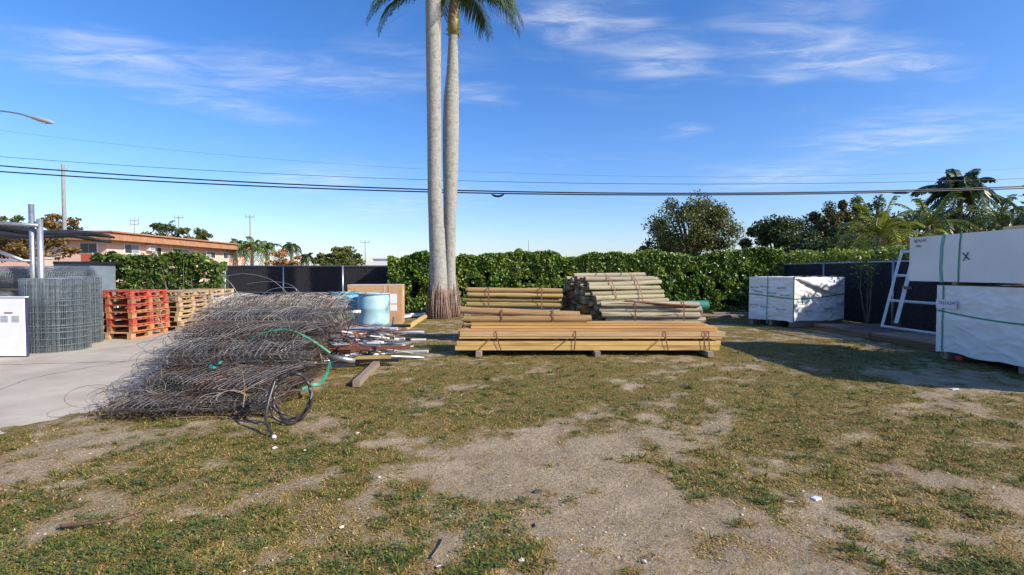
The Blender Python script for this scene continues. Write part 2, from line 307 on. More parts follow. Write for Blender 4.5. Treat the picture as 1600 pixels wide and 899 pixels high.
ad = N('ShaderNodeMath'); ad.operation = 'ADD'; L(at.outputs['Fac'], ad.inputs[0]); fine_ = N('ShaderNodeMath'); fine_.operation = 'ADD'; L(gmr(gn(9, 7, .75), 0, 1, -0.5, 0.5), fine_.inputs[0]); L(gmr(gn(34, 5, .7), 0, 1, -0.4, 0.4), fine_.inputs[1]); L(fine_.outputs[0], ad.inputs[1])
colr = gmix(gmr(ad.outputs[0], .22, .60), sand, turf); L(colr, b.inputs['Base Color'])
bp = N('ShaderNodeBump'); bp.inputs['Strength'].default_value = 1.0; bp.inputs['Distance'].default_value = 0.045; L(gn(20, 9, .75), bp.inputs['Height']); L(bp.outputs[0], b.inputs['Normal'])
g = struct(mb.build('ground', gm, None, True))
ca = g.data.attributes.new('cover', 'FLOAT', 'POINT'); cvv = np.where((np.abs(gx) < 60) & (gy < 120), cover(gx, gy), 0.8); ca.data.foreach_set('value', cvv.astype(np.float32).ravel())
# pavement
py = np.arange(-6, 18.6, 0.12); ex = pav_edge(py); mb = MB(); n = len(py)
rows = [np.stack([f, py, np.full(n, z)], -1) for f, z in ((np.full(n, -60.), .02), (np.full(n, -12.), .02), (ex - 0.35, .02), (ex, .012), (ex + 0.05, -.03))]
ii = np.arange(n * 5).reshape(5, n)
mb.add(np.concatenate(rows), np.stack([ii[:-1, :-1], ii[1:, :-1], ii[1:, 1:], ii[:-1, 1:]], -1).reshape(-1, 4))
PAV = mat('worn_concrete', (0.38, 0.33, 0.26), (0.52, 0.455, 0.365), 1.1, 0.9, 0.3, c3=(0.33, 0.29, 0.25), c3r=(0.5, 0.75), bscale=60, detail=9)
pv_o = struct(mb.build('pavement', PAV)); CRK = mat('crack_dirt', (.13, .11, .09), (.2, .17, .13), 9, .95)
for pts_, wd2 in (([(-12, 7.9), (-9.5, 8.25), (-8.0, 8.45), (-6.6, 8.7)], .012), ([(-6.6, 8.7), (-6.3, 9.6), (-6.5, 11.5), (-6.1, 14)], .009), ([(-7.4, 5.0), (-6.6, 6.2), (-6.9, 7.4), (-6.6, 8.7)], .008)):
    q_ = catmull([(a_, b_, .0235) for a_, b_ in pts_], 14); q_[:, :2] += rng.normal(0, .012, (len(q_), 2)); t_ = np.gradient(q_, axis=0); nrm_ = np.stack([-t_[:, 1], t_[:, 0], 0 * t_[:, 0]], -1); nrm_ /= np.linalg.norm(nrm_, axis=1, keepdims=True); nrm_ *= wd2 * rng.uniform(.5, 1.3, (len(q_), 1)); i_ = np.arange(len(q_) - 1)
    MB().add(np.concatenate([q_ - nrm_, q_ + nrm_]), np.stack([i_, i_ + 1, i_ + 1 + len(q_), i_ + len(q_)], -1)).build('crack', CRK, pv_o)

# grass blades, weeds, pebbles
def scatter_px(n, y0, y1, x0=-40, x1=1640, power=1.0):
    """sample ground spots seen between two picture rows, denser near the camera"""
    yy = y0 + (y1 - y0) * rng.random(n) ** power; xx = x0 + (x1 - x0) * rng.random(n)
    Y = CAMH * 800 / (yy - 425); return (xx - 800) / 800 * Y, Y
def blades(n, y0, y1, lmin, lmax, thr, mats, name, label, flat=0.75, wd=0.004):
    x, y = scatter_px(n, y0, y1)
    c = cover(x, y) + 0.5 * (fbm(x, y, 0.12, 120, 2) - .5); k = (c > thr + 0.5 * rng.random(n)) & (x > pav_edge(y) + 0.05 + .3 * rng.random(n))
    x, y = x[k], y[k]; n = len(x); z = gz_(x, y) - 0.002
    l = lmin + (lmax - lmin) * rng.random(n) ** 1.6; l = l * (0.7 + 0.05 * y); a = rng.random(n) * 6.283; up = np.abs(rng.normal(0.45, 0.3, n)) * (1 - flat * .3)
    d = np.stack([np.cos(a), np.sin(a), up], -1); d /= np.linalg.norm(d, axis=1, keepdims=True)
    s = np.stack([-np.sin(a), np.cos(a), np.zeros(n)], -1) * (wd * (0.8 + 0.12 * y))[:, None]
    p = np.stack([x, y, z], -1); mid = p + d * (l * .55)[:, None]; tip = p + d * l[:, None]; tip[:, 2] -= l * .22
    v = np.stack([p - s, p + s, mid + s * .8, mid - s * .8, tip], 1); f = np.arange(n)[:, None] * 5
    mb = MB(); mb.add(v, f + np.array([0, 1, 2, 3])); mb.f.append((f + np.array([3, 2, 4]), 0))
    o = mb.build(name, mats); o['kind'] = 'stuff'; tag(o, label, 'grass'); return o
GR1 = leafmat('green_grass', (0.10, 0.15, 0.02), (0.18, 0.20, 0.03), 0.03, 0.4, 0.6, 0.3)
GR2 = leafmat('dry_grass', (0.34, 0.215, 0.06), (0.46, 0.30, 0.10), 0.03, 0.4, 0.7, 0.2)
blades(210000, 500, 930, .015, .05, .30, GR1, 'grass', 'short patchy green grass across the sandy yard')
blades(210000, 500, 930, .02, .06, .16, GR2, 'dry_grass', 'short dry straw coloured grass across the sandy yard', .95, .003)
blades(90000, 540, 930, .012, .035, -.12, GR2, 'sparse_grass', 'sparse dead blades scattered over the bare sand', .98, .0022)
# upright tufts
x, y = scatter_px(3000, 530, 915); k = (cover(x, y) + .5 * (vnoise(x, y, .5, 130) - .5) > .42) & (x > pav_edge(y) + .15); x, y = x[k][:1100], y[k][:1100]; nb = 16
x = np.repeat(x, nb); y = np.repeat(y, nb); n = len(x); rr = np.abs(rng.normal(0, .018, n)) * (.8 + .1 * y); a = rng.random(n) * 6.283; x = x + rr * np.cos(a); y = y + rr * np.sin(a); l = rng.uniform(.025, .065, n) * (.75 + .05 * y)
lean = rng.uniform(.2, 1.0, n); d = np.stack([np.cos(a) * lean, np.sin(a) * lean, np.ones(n)], -1); d /= np.linalg.norm(d, axis=1, keepdims=True); s_ = np.stack([-np.sin(a), np.cos(a), 0 * a], -1) * (.0022 * (.8 + .12 * y))[:, None]
p = np.stack([x, y, gz_(x, y) - .003], -1); mid = p + d * (l * .6)[:, None]; tip = p + d * l[:, None] + np.stack([np.cos(a), np.sin(a), -.4 + 0 * a], -1) * (l * .3)[:, None]
mb = MB(); f = np.arange(n)[:, None] * 5; mb.add(np.stack([p - s_, p + s_, mid + s_, mid - s_, tip], 1), f + np.array([0, 1, 2, 3])); mb.f.append((f + np.array([3, 2, 4]), 0))
o = mb.build('grass_tufts', leafmat('tuft_grass', (0.11, 0.15, 0.02), (0.20, 0.19, 0.04), .05, .45, .6, .3)); o['kind'] = 'stuff'; tag(o, 'upright tufts of longer yellow green grass', 'grass')
# low broadleaf weeds
x, y = scatter_px(5200, 520, 910); cvw = fbm(x, y, 0.8, 150, 3); k = (cover(x, y) + (cvw - .5) > 0.56) & (cvw > .545) & (x > pav_edge(y) + .2); x, y = x[k], y[k]
mb = MB()
for px_, py_ in zip(x, y):
    m = rng.integers(6, 18); a = rng.random(m) * 6.283; rr = rng.random(m) * .06 * (.7 + .06 * py_); l = (.006 + .008 * rng.random(m)) * (.7 + .09 * py_)
    c = np.stack([px_ + rr * np.cos(a), py_ + rr * np.sin(a), gz_(np.full(m, px_), np.full(m, py_)) + .004 + .022 * rng.random(m)], -1)
    d = np.stack([np.cos(a), np.sin(a), .5 * rng.random(m)], -1) * l[:, None]; s = np.stack([-np.sin(a), np.cos(a), .4 * (rng.random(m) - .5)], -1) * (l * .55)[:, None]
    mb.add(np.stack([c - d, c + s, c + d, c - s], 1), np.arange(m)[:, None] * 4 + np.array([0, 1, 2, 3]))
wd_ = mb.build('ground_weeds', leafmat('weed_leaf', (0.10, 0.15, 0.03), (0.17, 0.21, 0.05), .04, .4, .5, .3)); wd_['kind'] = 'stuff'; tag(wd_, 'low green broadleaf weeds growing among the grass', 'weeds')
# pebbles
def rock(mb, c, r):
    v = np.array([(1,0,0),(-1,0,0),(0,1,0),(0,-1,0),(0,0,1),(0,0,-1),(.6,.6,.5),(-.6,.6,.5),(-.6,-.6,.5),(.6,-.6,.5)], float)
    v = v * rng.uniform(.7, 1.2, (10, 1)) * np.array([1, rng.uniform(.6, 1), rng.uniform(.4, .7)]) * r; a = rng.random() * 6.28
    v = v @ np.array([[math.cos(a), -math.sin(a), 0], [math.sin(a), math.cos(a), 0], [0, 0, 1]])
    mb.add(v + c, [(4,6,7),(4,7,8),(4,8,9),(4,9,6),(6,2,7),(7,1,8),(8,3,9),(9,0,6),(6,0,2),(7,2,1),(8,1,3),(9,3,0),(0,5,2),(2,5,1),(1,5,3),(3,5,0)])
mb = MB(); x, y = scatter_px(2300, 560, 925); k = (cover(x, y) < .75) & (fbm(x, y, 1.0, 170, 3) > .44) & (x > pav_edge(y)); x, y = x[k], y[k]
for a, c in zip(x, y): rock(mb, (a, c, gz_(np.array([a]), np.array([c]))[0] + .002), (.0035 + .011 * rng.random() ** 4) * (.7 + .07 * c))
o = mb.build('gravel', mat('pale_limestone', (0.34, 0.29, 0.22), (0.52, 0.46, 0.37), 3, .9, rnd='island', rv=.35)); o['kind'] = 'stuff'; tag(o, 'pale limestone pebbles scattered over the bare sand', 'gravel')
mb = MB(); x, y = scatter_px(330, 560, 920)
for a, c in zip(x, y):
    if a < pav_edge(np.array([c]))[0]: continue
    th = rng.random() * 6.28; l = .012 + .045 * rng.random() ** 2; z = gz_(np.array([a]), np.array([c]))[0] + .006
    d = np.array([math.cos(th), math.sin(th), 0]) * l; sd = np.array([-d[1], d[0], 0]) * rng.normal(0, .3)
    mb.tube(np.array([np.array([a, c, z]) - d, np.array([a, c, z + .006]) + sd, np.array([a, c, z]) + d]), .001 + .0012 * rng.random(), 3)
o = mb.build('ground_litter', mat('litter_brown', (0.16, 0.11, 0.07), (0.34, 0.26, 0.17), 3, .9, rnd='island', rv=.5)); o['kind'] = 'stuff'; tag(o, 'fine dead twigs and leaf litter on the sand', 'litter')

# ------------------------------------------------------------------ sky-line: buildings
PINK = mat('pink_stucco', (0.74, 0.46, 0.37), (0.78, 0.50, 0.41), .6, .9); FASC = mat('brown_shingle', (0.30, 0.145, 0.075), (0.40, 0.20, 0.11), 1.2, .9, .4, rnd='object', rv=.1)
GLASS = mat('dark_glass', (0.03, 0.035, 0.045), None, 2, .1); FRM = mat('white_frame', (.75, .75, .74), None, 2, .5); REDW = mat('red_panel_paint', (.48, .10, .05), None, 2, .8); SHUT = mat('grey_shutter', (.24, .25, .30), (.3, .31, .36), 3, .5)
bd = thing('apartment_building', 'two storey pink stucco apartment building with brown shingled roof edge', 'building', (-49, 62, 0))
MB().box((-56, 78, 2.75), (14, 32, 5.5)).build('wall', PINK, bd)
rf = MB().box((-55.6, 78, 6.35), (16.4, 34.4, .18)).build('roof', FASC, bd)
fm = MB(); q = [(-47.5, 60.9), (-47.5, 95.1), (-63.7, 95.1), (-63.7, 60.9)]; qi = [(-48.2, 61.6), (-48.2, 94.4), (-63, 94.4), (-63, 61.6)]
v = [(a, c, 5.35) for a, c in q] + [(a + (.25 if a > -50 else -.25) * -1, c, 6.26) for a, c in q] + [(a, c, 5.35) for a, c in qi] + [(a, c, 5.5) for a, c in qi]
fm.add(v, [(0, 1, 5, 4), (1, 2, 6, 5), (2, 3, 7, 6), (3, 0, 4, 7), (0, 8, 9, 1), (1, 9, 10, 2), (2, 10, 11, 3), (3, 11, 8, 0)]); fm.build('fascia', FASC, bd)
for i, (x0, x1, yt, yb) in enumerate([(195, 217, 383, 396), (238, 252, 387, 396), (270, 296, 390, 401), (323, 336, 394, 403), (349, 362, 396, 404)]):
    Y0, Y1 = 49 * 800 / (800 - x0), 49 * 800 / (800 - x1); Ym = (Y0 + Y1) / 2; z1 = CAMH + (425 - yt) * Ym / 800; z0 = CAMH + (425 - yb) * Ym / 800
    for lev, dz in ((0, 0), (1, -2.75)):
        wf = MB().box((-48.97, Ym, (z0 + z1) / 2 + dz), (.12, Y1 - Y0 + .2, z1 - z0 + .2)).build('window', FRM, bd)
        for s in (0, 1):
            yc = Y0 + (Y1 - Y0) * (.25 + .5 * s); MB().box((-48.90, yc, (z0 + z1) / 2 + dz), (.06, (Y1 - Y0) / 2 - .12, z1 - z0 - .05)).build('pane', SHUT if (i + s) % 2 else GLASS, wf)
wf = MB().box((-51.1, 61.97, 4.4), (2.1, .14, 1.3)).build('window', FRM, bd)
for s in (-.5, .5): MB().box((-51.1 + s, 61.89, 4.4), (.92, .06, 1.15)).build('pane', GLASS, wf)
MB().box((-51.05, 61.96, 3.0), (1.75, .12, 1.4)).build('spandrel_panel', REDW, bd)
ac = MB().box((-48.7, 69, 4.75), (.7, 1.0, .75)).build('air_conditioner', FRM, bd); MB().box((-48.33, 69, 4.75), (.04, .8, .55)).build('grille', SHUT, ac)
wb = thing('white_building', 'distant flat white building just showing above the black fence', 'building', P(604, 425, 130) * [1, 1, 0])
MB().box(P(604, 425, 130) * [1, 1, 0] + [0, 4, 2.3], (6.6, 8, 4.6)).build('wall', FRM, wb); MB().box(P(604, 425, 130) * [1, 1, 0] + [0, 4, 4.75], (7, 8.4, .3)).build('roof', SHUT, wb)
MB().box(P(596, 425, 130) * [1, 1, 0] + [0, -.04, 2.0], (1.6, .1, 1.2)).build('window', GLASS, wb)

def upole(x, yt, Y, r, arm, label, cat='utility pole', name='utility_pole', mt=None, wires=True):
    t_ = P(x, yt, Y); base = np.array([t_[0], Y, 0]); th = thing(name, label, cat, base)
    MB().tube([base, base + [0, 0, t_[2] / 2], base + [0, 0, t_[2]]], [r, r * .85, r * .65], 8).build('pole', mt or WOODG, th, True)
    for k, dz in enumerate(arm):
        a_ = MB().box(base + [0, 0, t_[2] - dz], (Y * .018, .10 + Y * .0003, .08 + Y * .0003)).build('crossarm', mt or WOODG, th)
        for s in (-.45, 0, .45): MB().tube([base + [s * Y * .018, 0, t_[2] - dz + .05], base + [s * Y * .018, 0, t_[2] - dz + .1 + Y * .004]], .03 + Y * .0003, 6).build('insulator', SHUT, a_)
    return th
CONC = mat('concrete_pole', (.22, .22, .22), (.28, .28, .28), 2, .8)
upole(103, 258, 100, .42, (1.2,), 'tall concrete power pole with crossarm behind the apartment roof', mt=CONC)
upole(212, 341, 105, .10, (.6, 1.3), 'thin antenna mast rising over the near part of the brown roof', 'antenna', 'antenna_mast')
upole(281, 338, 110, .14, (.4,), 'wooden power pole with crossarm between the trees behind the brown roof')
upole(392, 337, 115, .16, (.4,), 'power pole standing behind the cluster of palms past the building')
upole(571, 377, 160, .16, (.5,), 'far thin power pole beside the round green tree')
upole(826, 376, 160, .12, (), 'far plain thin pole behind the clusia hedge', 'pole', 'distant_pole')

# ------------------------------------------------------------------ trees
def leaves(mb, c, l, wr=.5, droop=0.0, six=False, bias=(0, -.15, .7)):
    n = len(c); nn = rng.normal(size=(n, 3)) * .75 + np.array(bias); nn /= np.linalg.norm(nn, axis=1, keepdims=True)
    u = rng.normal(size=(n, 3)); u[:, 2] -= droop; s = np.cross(nn, u); s /= np.linalg.norm(s, axis=1, keepdims=True); d = np.cross(s, nn)
    l = (l * rng.uniform(.55, 1.4, n))[:, None]
    if six:
        v = np.stack([c - d * l * .5, c - d * l * .2 + s * l * wr * .45 + nn * l * .05, c + d * l * .25 + s * l * wr * .42 + nn * l * .05, c + d * l * .5, c + d * l * .25 - s * l * wr * .42 + nn * l * .05, c - d * l * .2 - s * l * wr * .45 + nn * l * .05], 1)
        f = np.arange(n)[:, None] * 6; mb.add(v, f + np.array([0, 1, 2, 3])); mb.f.append((f + np.array([0, 3, 4, 5]), 0))
    else:
        v = np.stack([c - d * l * .5, c + s * l * wr * .5, c + d * l * .5, c - s * l * wr * .5], 1)
        mb.add(v, np.arange(n)[:, None] * 4 + np.array([0, 1, 2, 3]))
def tree(base, cc, rad, n, lsz, lm, label, nclump=40, gap=.5, group=None, name='tree', wr=.6, crad=.34, limbs=24):
    base = np.array(base, float); cc = np.array(cc, float); rad = np.array(rad, float)
    th = thing(name, label, 'tree', base, group)
    u = rng.normal(size=(nclump, 3)); u /= np.linalg.norm(u, axis=1, keepdims=True); u *= rng.uniform(.45, 1.0, (nclump, 1)) ** .6
    u[:, 2] = np.where(u[:, 2] < -.5, u[:, 2] * .5, u[:, 2]); cl_ = cc + u * rad
    tm = MB(); H = cc[2] - base[2]; r0 = .035 * (H + rad[2]) + .04
    fork = base + (cc - base) * np.array([.6, .6, max(.25, 1 - .9 * rad[2] / max(H, .1))])
    tm.tube(catmull([base, (base + fork) / 2 + rng.normal(0, .03, 3) * H, fork], 5), np.linspace(r0, r0 * .65, 11), 8); tm.build('trunk', TRUNK, th, True)
    lm_ = MB()
    for k in range(min(limbs, nclump)):
        e = cl_[np.argsort(-cl_[:, 2])[k]]; lm_.tube(bez(fork, (fork + e) / 2 + [0, 0, .15 * rad[2]], e, 7), np.linspace(r0 * .5, r0 * .1, 7), 5)
    lm_.build('limbs', TRUNK, th, True)
    ci = rng.integers(0, nclump, n); sz = rng.uniform(.6, 1.25, nclump)
    off = rng.normal(size=(n, 3)); off /= np.linalg.norm(off, axis=1, keepdims=True); off *= rng.random((n, 1)) ** .45
    p = cl_[ci] + off * sz[ci][:, None] * rad * crad
    p = p[p[:, 2] > base[2] + .3]
    m = MB(); leaves(m, p, lsz, wr); m.build('crown', lm, th); return th
def frond(mb, p0, dirv, length, droop, npair=26, ll=.55, hang=.5, wl=.035, r=.02, rm=0, nseg=12):
    d = np.array(dirv, float); d /= np.linalg.norm(d); t = np.linspace(0, 1, nseg)
    pts = np.array(p0) + d * (length * t)[:, None]; pts[:, 2] -= droop * length * t ** 2.2
    h = d * [1, 1, 0]; shrink = 1 - .28 * droop * t[:, None] ** 2; pts[:, :2] = np.array(p0)[:2] + (pts[:, :2] - np.array(p0)[:2]) * shrink
    mb.tube(pts, np.linspace(r, r * .25, nseg), 4, mi=rm)
    tt = np.linspace(.12, .99, npair); q = np.stack([np.interp(tt, t, pts[:, k]) for k in range(3)], -1); tg = np.gradient(q, axis=0); tg /= np.linalg.norm(tg, axis=1, keepdims=True)
    side = np.array([d[1], -d[0], 0]) + 1e-4; side = np.tile(side / np.linalg.norm(side), (npair, 1))
    for s in (-1, 1):
        L_ = (ll * (1 - .75 * np.abs(tt - .4) ** 1.6) * rng.uniform(.8, 1.15, npair))[:, None]
        dd = side * s * .8 + tg * .55 + np.array([0, 0, 1]) * (rng.uniform(-.15, .35, (npair, 1)) - hang * .4); dd /= np.linalg.norm(dd, axis=1, keepdims=True)
        mid = q + dd * L_ * .5; tip = q + dd * L_; tip[:, 2] -= hang * L_[:, 0]; mid[:, 2] -= hang * .25 * L_[:, 0]
        wv = tg * wl
        v = np.stack([q - wv * .6, q + wv * .6, mid + wv, tip, mid - wv], 1); f = np.arange(npair)[:, None] * 5
        mb.add(v, f + np.array([0, 1, 2, 4])); mb.f.append((f + np.array([4, 2, 3]), 0))
def palm(base, top, nf, fl, lm, label, r=.16, ll=.5, group=None, droop=(.3, 1.0), npair=22, wl=.03, up=(-.1, 1.1), hang=.5, bend=0):
    base = np.array(base, float); top = np.array(top, float); th = thing('palm_tree', label, 'palm tree', base, group)
    MB().tube(catmull([base, (base + top) / 2 + [bend, 0, 0], top], 6), np.linspace(r, r * .7, 13), 9).build('trunk', TRUNK, th, True)
    for k in range(nf):
        a = k * 2.399 + rng.random() * .5; e = up[0] + (up[1] - up[0]) * ((k + .5) / nf); m = MB()
        frond(m, top, (math.cos(a) * math.cos(e), math.sin(a) * math.cos(e), math.sin(e)), fl * rng.uniform(.85, 1.1), rng.uniform(*droop), npair, ll, hang, wl, .012 * fl)
        m.build('frond', lm, th)
    return th
gb = lambda x, Y: np.array([(x - 800) / 800 * Y, Y, 0])
def T(x, yc, rx, ry, Y, n, lsz, lm, label, **k):   # crown centre and half sizes in picture units
    c = P(x, yc, Y); return tree(gb(x, Y), c, (rx * Y / 800, rx * Y / 800 * .9, ry * Y / 800), n, lsz, lm, label, **k)
T(1080, 368, 66, 56, 44, 24000, .20, LMID, 'broad olive green tree standing alone behind the hedge', nclump=70, crad=.30)
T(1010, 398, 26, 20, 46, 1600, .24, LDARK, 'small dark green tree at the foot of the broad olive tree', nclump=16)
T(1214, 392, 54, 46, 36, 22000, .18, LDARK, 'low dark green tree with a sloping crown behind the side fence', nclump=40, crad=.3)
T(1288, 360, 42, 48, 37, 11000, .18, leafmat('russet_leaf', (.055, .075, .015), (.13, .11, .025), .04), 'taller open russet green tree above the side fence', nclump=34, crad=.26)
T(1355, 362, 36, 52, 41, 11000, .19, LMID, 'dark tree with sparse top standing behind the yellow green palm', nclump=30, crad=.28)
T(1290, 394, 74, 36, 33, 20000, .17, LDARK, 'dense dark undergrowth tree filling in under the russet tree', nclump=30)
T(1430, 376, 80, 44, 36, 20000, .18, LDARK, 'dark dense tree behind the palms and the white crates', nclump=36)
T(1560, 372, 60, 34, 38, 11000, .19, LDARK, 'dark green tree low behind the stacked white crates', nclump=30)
palm(gb(1372, 24), P(1372, 366, 24), 24, 3.0, LPALMY, 'yellow green feather palm rising behind the side fence', .13, .55, droop=(.35, .9), up=(.0, 1.35), bend=-.1)
palm(gb(1450, 25), P(1448, 352, 25), 20, 3.0, LPALM, 'green feather palm next to the yellow green one', .13, .55, droop=(.3, .9), up=(.05, 1.3))
palm(gb(1420, 23), P(1424, 378, 23), 12, 2.3, LPALMY, 'yellowing drooping palm just beyond the ladder frame', .12, .5, droop=(.5, 1.1), up=(.1, .9))
palm(gb(1497, 34), P(1497, 298, 34), 28, 3.2, LPALMD, 'tall dark royal palm towering over the white crates', .2, .95, droop=(.25, .9), up=(-.35, 1.35), wl=.06, npair=34, hang=.7)
palm(gb(1558, 27), P(1560, 345, 27), 22, 2.6, LPALM, 'bushy green palm right above the upper white crate', .12, .5, droop=(.3, .9), up=(.0, 1.2))
palm(gb(1340, 17.5) + [0.2, 0, 0], P(1346, 405, 17.5), 9, 1.0, leafmat('young_palm', (.10, .17, .02), (.15, .20, .03)), 'young bright green palm poking over the side fence', .05, .3, droop=(.1, .4), up=(.5, 1.4), npair=18, wl=.012)
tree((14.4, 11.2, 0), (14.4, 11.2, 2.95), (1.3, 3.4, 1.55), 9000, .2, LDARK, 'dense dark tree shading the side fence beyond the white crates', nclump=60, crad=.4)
# left and centre, far
T(52, 386, 58, 30, 30, 5200, .2, LORNG, 'orange tinged leafy tree in front of the apartment building', nclump=34, crad=.3)
T(92, 352, 30, 14, 112, 1700, .6, LORNG, 'olive tree top just above the left end of the brown roof', nclump=18)
T(20, 350, 22, 18, 112, 900, .6, LMID, 'sparse tree top behind the grey steel posts', nclump=12, crad=.28)
T(258, 366, 26, 16, 108, 1700, .6, LMID, 'green tree rounded behind the middle of the brown roof', nclump=18)
T(303, 370, 24, 14, 110, 1500, .6, LMID, 'green tree behind the far end of the brown roof', nclump=16)
palm(gb(262, 104), P(262, 358, 104), 12, 3.6, LPALMD, 'dark palm top sticking out over the brown roof', .2, 1.1, wl=.12, npair=12)
for x_, y_, Y_, f_, lb in [(370, 384, 90, 3.0, 'small palm closest to the end of the apartment building'), (395, 386, 82, 4.2, 'tall full palm in the middle of the far cluster'), (417, 386, 88, 3.6, 'ragged palm leaning at the edge of the far cluster'), (456, 386, 95, 3.0, 'palm rising behind the dry orange tree'), (480, 402, 90, 2.2, 'short palm standing apart above the black fence')]:
    palm(gb(x_, Y_), P(x_, y_, Y_), 15, f_, LPALM if f_ > 3 else LPALMD, lb, .25, 1.2, wl=.11, npair=14, droop=(.5, 1.1), up=(-.3, 1.3), hang=.7)
T(438, 406, 32, 15, 80, 700, .5, LDRY, 'dry orange leaved tree with bare branches above the fence', nclump=20, crad=.25, limbs=18)
T(535, 408, 34, 18, 75, 3200, .5, LMID, 'round dense green tree above the black fence', nclump=30)
T(512, 412, 16, 10, 72, 900, .4, leafmat('bright_leaf', (.09, .12, .025), (.13, .15, .03)), 'small brighter green tree beside the round tree', nclump=12)

# ------------------------------------------------------------------ fences
def fence(a, b_, posts, label, h=1.80, mid=None, slat=True, out=(0, -1, 0)):
    a = np.array(a, float); b_ = np.array(b_, float); u = (b_ - a); Ln = np.linalg.norm(u); u /= Ln; o_ = np.array(out, float)
    th = thing('chain_link_fence', label, 'fence', a)
    for s in posts: MB().tube([a + u * s, a + u * s + [0, 0, h + .03]], .035, 8).build('post', STEEL, th, True)
    MB().tube([a + [0, 0, h], b_ + [0, 0, h]], .024, 8).build('top_rail', STEEL, th, True)
    if mid: MB().tube([a + [0, 0, mid] + o_ * .03, b_ + [0, 0, mid] + o_ * .03], .02, 6).build('middle_rail', STEEL, th, True)
    n = int(Ln / .11); m = MB(); g_ = np.array([-u[1], u[0], 0])
    for i in range(n):
        c = a + u * (i + .5) * Ln / n - o_ * .045
        if slat: m.box(c + [0, 0, h / 2 + .01], (Ln / n * .93, .012, h - .06), math.atan2(u[1], u[0]))
    if slat:
        bk = m.build('privacy_slats', DARKW, th); bk['kind'] = 'stuff'
        MB().box((a + b_) / 2 - o_ * .06 + [0, 0, h / 2], (Ln, .008, h - .08), math.atan2(u[1], u[0])).build('windscreen_cloth', DARKW, th)
    m = MB(); st = .075
    for s in np.arange(-h, Ln, st):
        for sg in (1, -1):
            s0, s1 = s, s + h - .04; z0, z1 = .03, h - .01
            if sg < 0: z0, z1 = z1, z0
            lo_, hi_ = max(s0, 0), min(s1, Ln)
            if hi_ - lo_ < .02: continue
            zz = lambda q: z0 + (z1 - z0) * (q - s0) / (s1 - s0)
            off = o_ * (.002 + .003 * (sg > 0))
            m.tube([a + u * lo_ + [0, 0, zz(lo_)] + off, a + u * hi_ + [0, 0, zz(hi_)] + off], .0034, 3, caps=False)
    k_ = m.build('chain_link_mesh', WIREF, th); k_['kind'] = 'stuff'
    return th
WIREF = mat('fence_wire', (.09, .09, .10), (.17, .17, .18), 12, .5, metal=.4)
FY = 20.2
fence((-11.32, FY, 0), (10.3, FY, 0), [0, 2.3, 4.64, 7.0, 9.4, 11.8, 14.2, 16.6, 19.0, 21.4], 'black slatted chain link fence with galvanised rails along the back of the yard', 1.78, .74)
fence((10.35, FY, 0), (10.35, 2.0, 0), [0.3, 3.2, 6.3, 9.4, 12.5, 15.6, 18.0], 'black slatted chain link fence along the side behind the white crates', 1.83, None, True, (-1, 0, 0))
# ------------------------------------------------------------------ hedges
def hedge(x0, x1, y0, y1, h, n, lsz, label, topn=.22, lm=LHEDGE, twigs=60, zmin=.05, six=True):
    th = thing('hedge', label, 'hedge', ((x0 + x1) / 2, (y0 + y1) / 2, 0))
    x = rng.uniform(x0, x1, n); y = rng.uniform(y0, y1, n); top = h + topn * 2.6 * (fbm(x, y, .8, 200, 3) - .5) + .02 * np.clip(x - 3, 0, 6) + .16 * np.clip(vnoise(x, y, .35, 210) - .6, 0, 1) * 2
    z = zmin + (top - zmin) * rng.random(n) ** .9
    dep = (y1 - y0); bul = .22 * (fbm(x, z, .6, 220, 3) - .5) * 2
    sel = rng.random(n)
    y = np.where(sel < .6, y0 + np.abs(rng.normal(0, .13, n)) + bul, y); z = np.where((sel > .6) & (sel < .8), top - np.abs(rng.normal(0, .12, n)), z)
    gapm = (fbm(x, z, .28, 230, 2) > .30) | (z > h * .72)
    c = np.stack([x, y, z], -1)[gapm]
    m = MB(); leaves(m, c, lsz, .62, .0, six, (.25, -.55, .55)); m.build('foliage', lm, th)
    m = MB()
    for k in range(twigs):
        a = np.array([rng.uniform(x0, x1), rng.uniform(y0 + .1, y1), 0]); e = a + [rng.normal(0, .25), rng.normal(-.1, .15), h * rng.uniform(.7, 1.05)]
        m.tube(bez(a, (a + e) / 2 + rng.normal(0, .08, 3), e, 6), np.linspace(.016, .004, 6), 4)
    m.build('stems', TRUNK, th, True); return th
hedge(-4.7, 10.25, 19.3, 20.0, 2.16, 78000, .105, 'long glossy green clusia hedge along the back fence', twigs=110)
th = thing('hedge', 'leafy green hedge top growing over the black side fence', 'hedge', (10.9, 13, 0))
m = MB(); n = 15000; yy = rng.uniform(5, 20.5, n); xx = rng.uniform(10.55, 11.3, n); top = 2.22 + .35 * (fbm(xx, yy, .8, 240, 3) - .5) + .01 * np.clip(yy - 15, 0, 6)
leaves(m, np.stack([xx, yy, .3 + (top - .3) * rng.random(n) ** .4], -1), .11, .62, 0, True); m.build('foliage', leafmat('lime_hedge_leaf', (.14, .21, .022), (.22, .27, .035), .03, .4, .35, .3), th)
m = MB()
for k in range(50):
    a = np.array([rng.uniform(10.6, 11.2), rng.uniform(5, 20.4), 0]); m.tube(bez(a, a + [rng.normal(0, .1), rng.normal(0, .2), 1], a + [rng.normal(0, .15), rng.normal(0, .3), 2.0], 6), np.linspace(.018, .005, 6), 4)
m.build('stems', TRUNK, th, True)
hedge(-13.9, -9.7, 16.9, 17.6, 1.98, 9000, .14, 'loose leafy hedge with bare stems behind the pallet stacks', .3, leafmat('sea_grape_leaf', (.07, .13, .02), (.12, .17, .03), .03, .4, .35, .25), 60)
